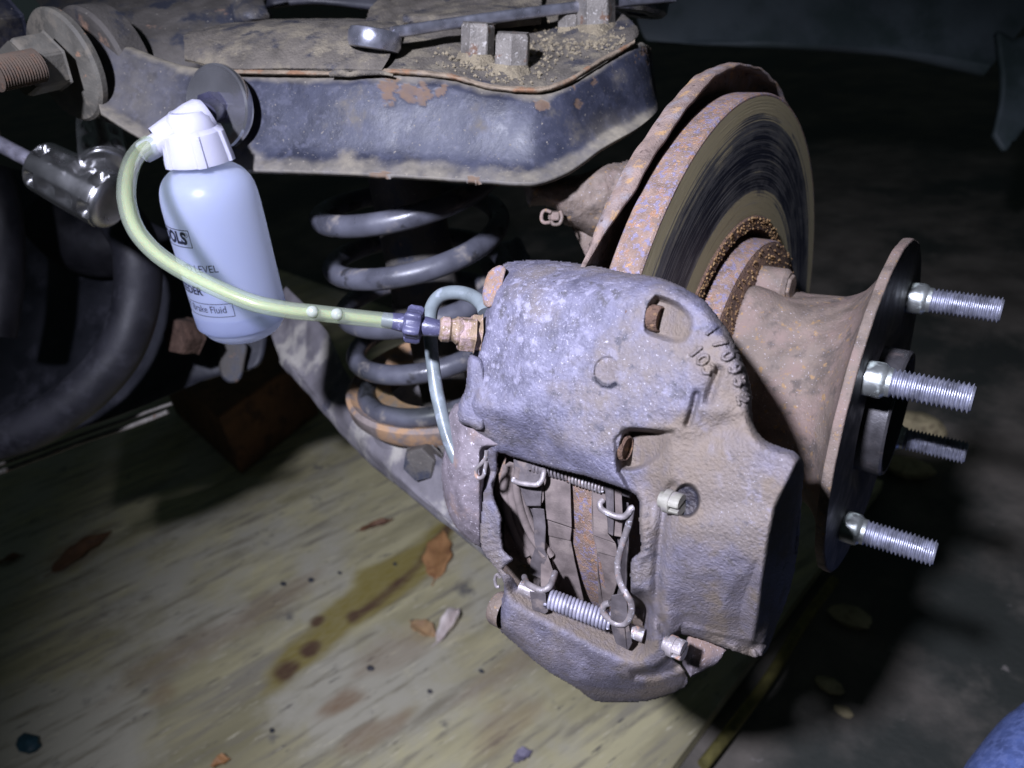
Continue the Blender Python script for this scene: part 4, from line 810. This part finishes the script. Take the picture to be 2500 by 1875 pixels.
# retaining pin and its big coil spring
def coil(name,a,b,off,R_,r,turns,mat,fl=1.0):
    A=W(*zz([a])[0],0+ZH(*zz([a])[0],off)); Bq=W(*zz([b])[0],ZH(*zz([b])[0],off)); ax,u_,v_=basis(Bq-A); n=turns*18; t=np.linspace(0,1,n)
    P=A+(Bq-A)*t[:,None]+R_*(np.cos(t*turns*2*np.pi)[:,None]*u_+np.sin(t*turns*2*np.pi)[:,None]*v_)
    V,f=tube_data(P,r,8); return mesh(name,V,f,M[mat],cal)
coil('coil_spring',(682,972),(1042,1108),.0085,.0034,.00072,17,'wirez' if 'wirez' in M else 'zinc')
def pin(a,b,off,r,name='retaining_pin',mat='zinc'):
    q=zz([a,b]); return tube(name,np.stack([W(x,y,ZH(x,y,off)) for x,y in q]),r,M[mat],cal,seg=18,n=4)
pin((520,905),(1235,1190),.0060,.0027,mat='wire')
coil('upper_coil_spring',(590,212),(820,268),.0030,.0019,.00055,11,'padplate')
coil('upper_coil_spring',(800,268),(1008,338),.0030,.0019,.00060,11,'wire')
pin((560,205),(1160,375),.0025,.0012,mat='padplate')
# slotted pin heads on the outboard side
def slotted(px_,py_,d,ax,R_,h,mat,label=None):
    c=W(px_,py_,d); e,u_,v_=basis(ax); root=bpy.data.objects.new('slotted_pin_head',None); COL.objects.link(root); root.parent=cal; root.location=tuple(c-wloc(cal))
    if label: root['label']=label
    lathe('pin_collar',[(-.0030,R_*.8),(-h*.25,R_*.8),(-h*.25,R_*1.12),(h*.25,R_*1.12),(h*.3,R_*.9)],c,ax,M[mat],root,seg=30)
    for s in (-1,1):                                # two jaws with a real slot between them
        V=[];n=12
        for hh in (h*.2,h*.9,h):
            rr=R_*(1 if hh<h else .85)
            for k in range(n):
                t=math.pi*k/(n-1); V.append(c+e*hh+s*(R_*.22+rr*.78*math.sin(t))*v_+rr*math.cos(t)*u_)
        f=[tuple(q) for q in gridfaces(3,n,cv=True)]+[tuple(range(2*n,3*n)),tuple(range(n))[::-1]]
        bevel(mesh('slot_jaw',V,f,M[mat],root,smooth=False),.0003)
M['pinyel']=grime('yellowish_pin',(.25,.24,.20),[((.22,.20,.19),300,.5,.66,5,.7)],rough=.55,metal=.2,bump=.4,bscale=1200,bdist=.0004)
pxd=dirw([.80,.17,-.62])
slotted(1634,1224,CD(1634,1224)-.0045,pxd,.0035,.0046,'pinyel','yellowish slotted pin head beside the round oily recess')
slotted(1642,1578,.259,pxd,.0034,.0044,'wire','grey corroded slotted pin head at the foot of the housing')
# ------------------------------------------------------------------ bleeder screw, brake pipe
bl=bpy.data.objects.new('bleeder_screw',None); COL.objects.link(bl); bl.parent=cal; bo=W(1160,812,.285); bl.location=tuple(bo-wloc(cal))
bax=W(1095,806,.283)-bo; bax/=np.linalg.norm(bax)
hexprof('hex',W(1158,818,.2835),bax,.0070,.0062,M['brass'],bl,rot=.25)
hexprof('base_nut',W(1172,815,.287),bax,.0078,.0040,M['brass'],bl,rot=.6)
lathe('nipple',[(-.004,.0046),(.0005,.0046),(.0012,.0052),(.0030,.0054),(.0040,.0046),(.0052,.0042),(.0060,.0049),(.0085,.0049),(.0095,.0040),(.0095,0)],W(1128,808,.2815)-bax*.001,bax,M['brass'],bl,seg=32)
pipe=tag(tube('brake_pipe',W([1184,1176,1150,1112,1076,1054,1050,1053,1058,1066,1076,1086,1098,1116,1140],[762,742,722,714,722,752,800,850,900,955,1000,1040,1078,1120,1160],[.292,.294,.297,.30,.303,.306,.308,.309,.309,.308,.306,.304,.302,.300,.300]),.0029,M['tubing'],n=120,seg=18),'grey coated brake pipe bent in a hook beside the caliper','brake pipe')
# ------------------------------------------------------------------ coil spring, damper, lower arm
dn=np.array([0,0,-1.])
S0=W(985,432,.440); turns=4.6; pitch=.0318; Rs=.0535; wr_=.0064
toC=np.array([0,0,HC])-S0; toC[2]=0; toC/=np.linalg.norm(toC); rgt=np.cross(toC,[0,0,1.]); rgt=-rgt if (rgt@ (M3@np.array([1,0,0])))<0 else rgt
t=np.linspace(-.5,turns,260); ang=t*2*np.pi
lean=M3@np.array([.35,0,0]); 
P=S0+dn*(t*pitch)[:,None]+Rs*(np.cos(ang)[:,None]*rgt+np.sin(ang)[:,None]*toC)
P+=np.array([0.0,0,0])
spg=tag(mesh('coil_spring',*tube_data(P,wr_,20),M['spring']),'thick grey suspension coil spring below the control arm','coil spring')
damp=empty('shock_absorber',S0+dn*.02,'dark shock absorber tube inside the coil spring','shock absorber')
lathe('damper_tube',[(-.06,.0),(-.06,.020),(.08,.022),(.082,.017),(.16,.017),(.16,0)],S0,dn,M['bracket'],damp,seg=40)
lathe('dust_collar',[(.076,.0225),(.080,.0235),(.086,.0225)],S0,dn,M['bracket'],damp,seg=40)
la=empty('lower_control_arm',W(1000,1050,.6),'blurred dusty lower control arm carrying the rusty spring seat','control arm')
S1=S0+dn*(turns*pitch)
ring=lambda z,r0,r1:[(z,r0),(z+.001,r1),(z+.006,r1+.003),(z+.010,r1+.002),(z+.012,r0)]
lathe('spring_seat',[(-.002,.036),(.001,.046),(-.001,.060),(-.004,.064),(-.002,.067),(.006,.0665),(.012,.062),(.016,.045)],S1-dn*.004,dn,M['seat'],la,seg=96)
lathe('seat_pan',[(.004,.045),(.014,.054),(.030,.058),(.05,.055)],S1-dn*.004,dn,M['arm_low'],la,seg=80)
loft('arm_shell',[[(700,700,.66),(790,800,.60),(860,930,.55),(960,1040,.50),(1080,1120,.45),(1200,1200,.42),(1330,1260,.40)],[(650,760,.68),(740,900,.61),(810,980,.56),(900,1080,.51),(1000,1170,.47),(1140,1290,.43),(1280,1380,.40)],[(680,870,.64),(755,955,.585),(840,1055,.545),(925,1135,.505),(1020,1210,.462),(1150,1320,.42),(1290,1430,.39)],[(690,885,.66),(765,975,.60),(850,1075,.56),(935,1155,.52),(1030,1230,.475),(1165,1345,.43),(1305,1450,.40)],[(740,870,.75),(800,950,.68),(880,1040,.62),(950,1110,.57),(1050,1200,.52),(1180,1320,.47),(1320,1430,.44)]],M['arm_low'],la,nu=50,nv=120,disp=.004,dscale=40)
hexprof('arm_bolt',W(1040,1120,.465),dirw([-.3,.25,-.9]),.0115,.012,M['bracket'],la,rot=.3)
lathe('arm_washer',[(-.002,.0150),(.001,.0150),(.002,.012)],W(1045,1117,.470),dirw([-.3,.25,-.9]),M['bracket'],la,seg=32)
# driveshaft / far cylinder behind the spring
bk=empty('steering_rack_boot',W(1200,640,.62),'blurred grey bellows between the spring and the caliper','bellows')
tube('boot_bulge',W([1180,1215,1250,1290],[672,660,655,660],[.62,.62,.62,.62]),[.012,.022,.024,.012],M['spring'],bk,n=30,seg=20)
loft('boot_fin',[[(1235,640,.6),(1262,582,.6),(1290,640,.6)],[(1235,660,.59),(1262,650,.59),(1292,660,.59)]],M['spring'],bk,nu=6,nv=16,thick=.004)
# ------------------------------------------------------------------ left background
sb_=tag(tube('sway_bar',W([285,330,335,300,235,150,60,-60],[520,600,720,840,930,1000,1050,1085],[.56,.55,.55,.55,.55,.55,.55,.55]),.0165,M['rubber'],n=90,seg=24),'thick black curved bar in the dark left background','stabiliser bar')
tag(tube('rubber_hose',W([-20,5,8,-10],[420,520,680,820],[.56]*4),.014,M['rubber'],n=40,seg=20),'black hose end cut by the left edge of the photo','hose')
tag(tube('rear_hose',W([120,190,270,345],[520,585,600,560],[.66]*4),.028,M['rubber'],n=40,seg=24),'dark bellows-like hose behind the clear tube','hose')
cm=empty('frame_crossmember',W(250,900,.65),'dark blue-black frame crossmember with a thin bright edge strip','crossmember')
loft('web',[[(-60,400,.72),(150,440,.70),(400,560,.68),(660,700,.68)],[(-60,800,.70),(150,830,.68),(400,860,.66),(640,880,.66)],[(-60,1120,.66),(150,1060,.66),(330,1000,.66),(560,900,.66)]],M['black'],cm,nu=30,nv=60,disp=.004,dscale=30,thick=.004)
tube('bright_edge',W([-40,100,220,320,420],[1148,1098,1054,1020,985],[.615]*5),.0016,M['bolt'],cm,n=40,seg=8)
tube('pinch_seam',W([-40,100,220,320,410],[1168,1116,1072,1040,1005],[.615]*5),.0022,M['bolt'],cm,n=40,seg=8)
hexprof('rusty_bolt',W(470,820,.60),dirw([-.5,.1,-.9]),.0155,.016,M['crust2'],cm)
plate('bracket_tab',[(540,830),(600,836),(598,880),(588,925),(560,935),(538,915),(534,870)],.645,.006,M['bracket'],cm,bw=.002,n=3)
tag(bevel(mesh('wooden_block',[tuple(G(x,y)*[1,1,0]+[0,0,z]) for z in (0,.12) for x,y in ((590,1160),(780,1010),(690,900),(430,1010))],[(3,2,1,0),(4,5,6,7)]+[(i,(i+1)%4,4+(i+1)%4,4+i) for i in range(4)],M['brick'],smooth=False),.004),'dark reddish wooden block in the shadow under the frame','block')
# dimpled plated fitting with rod
ft=empty('dimpled_clamp',W(200,420,.42),'shiny dimpled metal clamp on a rod at left','clamp')
fx=np.array(W(262,480,.428)-W(110,400,.43)); A_=W(100,405,.43); fx/=np.linalg.norm(fx)
L_=.048; prf=cr(np.array([(0,0,0),(0,.009,0),(.002,.0120,0),(.006,.0128,0),(.040,.0142,0),(.0455,.0136,0),(.0480,.0118,0),(.0490,.0085,0),(.0494,.004,0),(.0495,.0001,0)]),90)[:,:2]
def dim(rr,ss,t):
    return rr+(.0012-.0052*np.clip(np.cos(5*t),0,1)**.8*np.clip(np.sin((ss-.003)*2*math.pi/.0125),0,1)**.8)*(rr>.0095),ss
lathe('dimpled_sleeve',prf*[1.02,1.12],A_,fx,M['chromed'],ft,seg=96,wob=dim)
tube('rod',np.array([A_-fx*.05,A_+fx*.004]),.0046,M['zinc'],ft,seg=20,n=6)
tube('rod_sleeve',np.array([A_-fx*.075,A_-fx*.036]),.0085,M['bracket'],ft,seg=20,n=6)
A2=W(240,300,.44); f2=W(262,430,.42)-A2; f2/=np.linalg.norm(f2)
lathe('upright_sleeve',prf*[.8,.85],A2,f2,M['chromed'],ft,seg=96,wob=dim)
# ------------------------------------------------------------------ bleeder bottle kit
kit=empty('brake_bleeder_bottle',W(500,600,.35),'translucent white bleeder bottle hung by a magnet with a clear yellow hose','bottle')
bt=W(487,388,.336); bd=W(603,812,.385)-bt; BL=np.linalg.norm(bd); bd/=BL
q0=cr(np.array([(0,.0095,0),(.003,.0125,0),(.008,.0185,0),(.015,.0214,0),(.028,.0221,0),(.055,.0222,0),(.080,.0224,0),(BL-.018,.0225,0),(BL-.010,.0215,0),(BL-.004,.0185,0),(BL-.0008,.0135,0),(BL,.0085,0),(BL,.004,0),(BL,0.00001,0)]),90)[:,:2]
BB_=basis(bd)
lathe('bottle',q0,bt,bd,M['bottle'],kit,seg=80,B=BB_,angle=80)
# cap with ribs
lathe('cap_skirt',[(-.014,0),(-.014,.0115),(-.0125,.0132),(-.002,.0150),(.0005,.0152),(.0005,.012)],bt-bd*0,bd,M['cap'],kit,seg=120,B=BB_,angle=30,wob=lambda r,s,t:(r+.0012*(np.cos(6*t)>.80)*(r>.0125),s))
lathe('cap_neck',[(-.021,0),(-.021,.0075),(-.0185,.0098),(-.013,.0112)],bt,bd,M['cap'],kit,seg=48,B=BB_)
tA=W(492,290,.331); tB=W(398,345,.326); td=tA-tB; td/=np.linalg.norm(td)
lathe('cap_barrel',[(0,.0070),(.0,.0072),(.006,.0078),(.018,.0088),(.023,.0086),(.0255,.0070),(.0262,.0)],tB-td*.002,td,M['cap'],kit,seg=48)
lathe('hose_barb',[(-.011,.0036),(-.010,.0046),(0,.0050),(.004,.006)],tB,td,M['cap'],kit,seg=32)
# magnet
mc=W(532,262,.3550); mn=dirw([-.42,.25,-.87])
lathe('magnet_dish',[(-.004,.0),(-.004,.0185),(-.001,.0198),(.0010,.0196),(.0018,.0188),(.0014,.0178),(.0008,.012),(.0006,.0)],mc,mn,M['chrome'],kit,seg=96)
hexprof('magnet_nut',mc+mn*.0006,mn,.0070,.0070,M['plug'],kit,rot=.2)
sw_=W(500,280,.337)
tube('swivel_post',np.array([mc+mn*.002,sw_]),.0052,M['plug'],kit,seg=24,n=6)
# hose: clear wall, fluid core, bubbles
hx_=[362,345,325,312,308,311,322,345,390,458,530,617,704,763,827,890,968]
hy_=[354,366,392,430,470,500,540,580,625,668,704,739,757,763,770,777,785]
hd_=[.322,.315,.306,.297,.290,.286,.282,.279,.276,.274,.273,.273,.275,.277,.279,.281,.283]
HP=cr(W(hx_,hy_,hd_),200); rh=np.interp(np.linspace(0,1,200),[0,.15,.6,1],[.0039,.0036,.0033,.0031])
V,f=tube_data(HP,rh,28); mesh('hose',V,f,M['hose'],kit)
V,f=tube_data(HP[2:-3],rh[2:-3]*.52,20); mesh('fluid_column',V,f,M['fluid'],kit)
# connector
cA=W(960,784,.283); cB=W(1105,807,.2825); cd=cB-cA; cl=np.linalg.norm(cd); cd/=cl
lathe('hose_plug',[(-.004,.0028),(-.001,.0031),(.003,.0036),(.0060,.0037)],cA,cd,M['nozzle'],kit,seg=32)
def lob(r,s,t): return r+.0012*(np.clip(np.cos(6*t),-.2,1))*(r>.0045),s
lathe('grip_ring',[(.0045,.004),(.0050,.0054),(.0060,.0062),(.0100,.0062),(.0112,.0054),(.0115,.0035)],cA,cd,M['nozzle'],kit,seg=96,wob=lob)
lathe('nozzle',[(.0110,.0034),(.0125,.0038),(.0180,.0032),(cl-.001,.0024),(cl,.0022),(cl,0)],cA,cd,M['nozzle'],kit,seg=32)
for x,y,d in ((763,761,.2745),(823,767,.2765)):
    c=W(x,y,d); lathe('air_bubble',[(-.0023*math.cos(k*math.pi/10),max(1e-6,.0023*math.sin(k*math.pi/10))) for k in range(11)],c,(0,0,1),M['bubble'],kit,seg=20)
# lettering printed round the bottle
vd=(M3@np.array([0,0,1.])); e1_=-(vd-bd*(vd@bd)); e1_/=np.linalg.norm(e1_); e2_=np.cross(e1_,bd); 
if e2_@(M3@np.array([1,0,0]))<0: e2_=-e2_
def rad_at(s): return np.interp(s,q0[:60,0],q0[:60,1])
def wrap(x,s,lift=.00012):                     # x: arc length to the right from the middle, s: distance down the bottle
    r=rad_at(s)+lift; t=x/.0222; return bt+bd*s[:,None]+r[:,None]*(np.cos(t)[:,None]*e1_+np.sin(t)[:,None]*e2_)
def print_text(txt,x0,s0,size,right=True,bold=0,w=1.0):
    cu=bpy.data.curves.new('t','FONT'); cu.body=txt; cu.size=size; cu.align_x='RIGHT' if right else 'LEFT'; cu.offset=bold; cu.resolution_u=3
    to=bpy.data.objects.new('t',cu); COL.objects.link(to); dg=bpy.context.evaluated_depsgraph_get(); me=to.evaluated_get(dg).to_mesh()
    co=np.array([tuple(v.co) for v in me.vertices]); fc=[tuple(p.vertices) for p in me.polygons]; to.evaluated_get(dg).to_mesh_clear(); bpy.data.objects.remove(to); bpy.data.curves.remove(cu)
    return wrap(x0+co[:,0]*w,s0-co[:,1]),fc
def box_line(x0,x1,s0,s1,t=.00022):
    V=[];Fc=[]
    for (a,b,c,d) in ((x0,x1,s0,s0),(x0,x1,s1,s1),(x1,x1,s0,s1)):
        n=24; X=np.linspace(a,b,n); S=np.linspace(c,d,n); hz=a!=b; k=len(V)
        A=wrap(X-(0 if hz else t),S-(t if hz else 0)); Bq=wrap(X+(0 if hz else t),S+(t if hz else 0))
        for p in list(A)+list(Bq): V.append(p)
        for i in range(n-1): Fc.append((k+i,k+i+1,k+n+i+1,k+n+i))
    return np.array(V),Fc
vs=[];fs=[]
def addp(v,f):
    k=sum(len(q) for q in vs); vs.append(np.asarray(v)); fs.extend([tuple(i+k for i in q) for q in f])
K=BL/.1032
def S_(f): return f*BL*.905-.0015
DXT=.0075
addp(*print_text('TOOLS',DXT-.0150,S_(.415),.0078,bold=.0004,w=.86)); addp(*print_text('®',DXT-.0136,S_(.375),.0030)); addp(*box_line(-.034,DXT-.0130,S_(.335),S_(.435),.00018))
addp(*print_text('FLUID LEVEL',DXT-.0040,S_(.585),.0052,w=.86)); addp(*print_text('LEVEL',DXT-.0108,S_(.635),.0048,w=.86))
addp(*print_text('BLEEDER',DXT-.0150,S_(.730),.0058,bold=.00015,w=.9))
addp(*print_text('DOT Brake Fluid',DXT-.0052,S_(.842),.0052,w=.84)); addp(*box_line(-.034,DXT-.0022,S_(.785),S_(.868),.00016))
ink=mesh('printed_lettering',np.vstack(vs),fs,M['ink'],kit,smooth=False)
# ------------------------------------------------------------------ right-hand background and person
fp=empty('wheel_arch_panel',W(2200,100,1.1),'dark wheel arch panel behind the hub at upper right','body panel')
loft('arch_skin',[[(1480,-300,1.0),(1900,-300,1.0),(2300,-300,1.0),(2800,-300,1.0)],[(1560,60,1.02),(1920,90,1.02),(2200,112,1.02),(2430,150,1.02)],[(1600,100,1.04),(1920,104,1.0),(2200,122,1.0),(2420,160,1.0)],[(1600,110,1.10),(1920,120,1.08),(2200,140,1.08),(2420,180,1.08)]],M['panel'],fp,nu=20,nv=50,disp=.01,dscale=6)
loft('arch_end',[[(2430,80,1.0),(2470,100,1.0),(2520,80,1.0)],[(2445,220,.99),(2470,260,.99),(2530,260,.99)],[(2425,330,.99),(2450,370,.99),(2475,330,.99)]],M['panel'],fp,nu=20,nv=12,disp=.006,dscale=20,thick=.01)
den=grime('blue_denim',(.10,.15,.38),[((.16,.22,.50),260,.45,.6,4,.9)],rough=.9,bump=.6,bscale=900,bdist=.001)
pn=np.stack([W(2960,1560,.56),W(2730,1790,.46),W(2640,1900,.44),W(2570,2020,.42),W(2500,2160,.40)])
tag(tube('person',pn,[.058,.040,.046,.048,.046],den,seg=40,n=40),'knee of a person in blue denim jeans at the lower right corner','person')
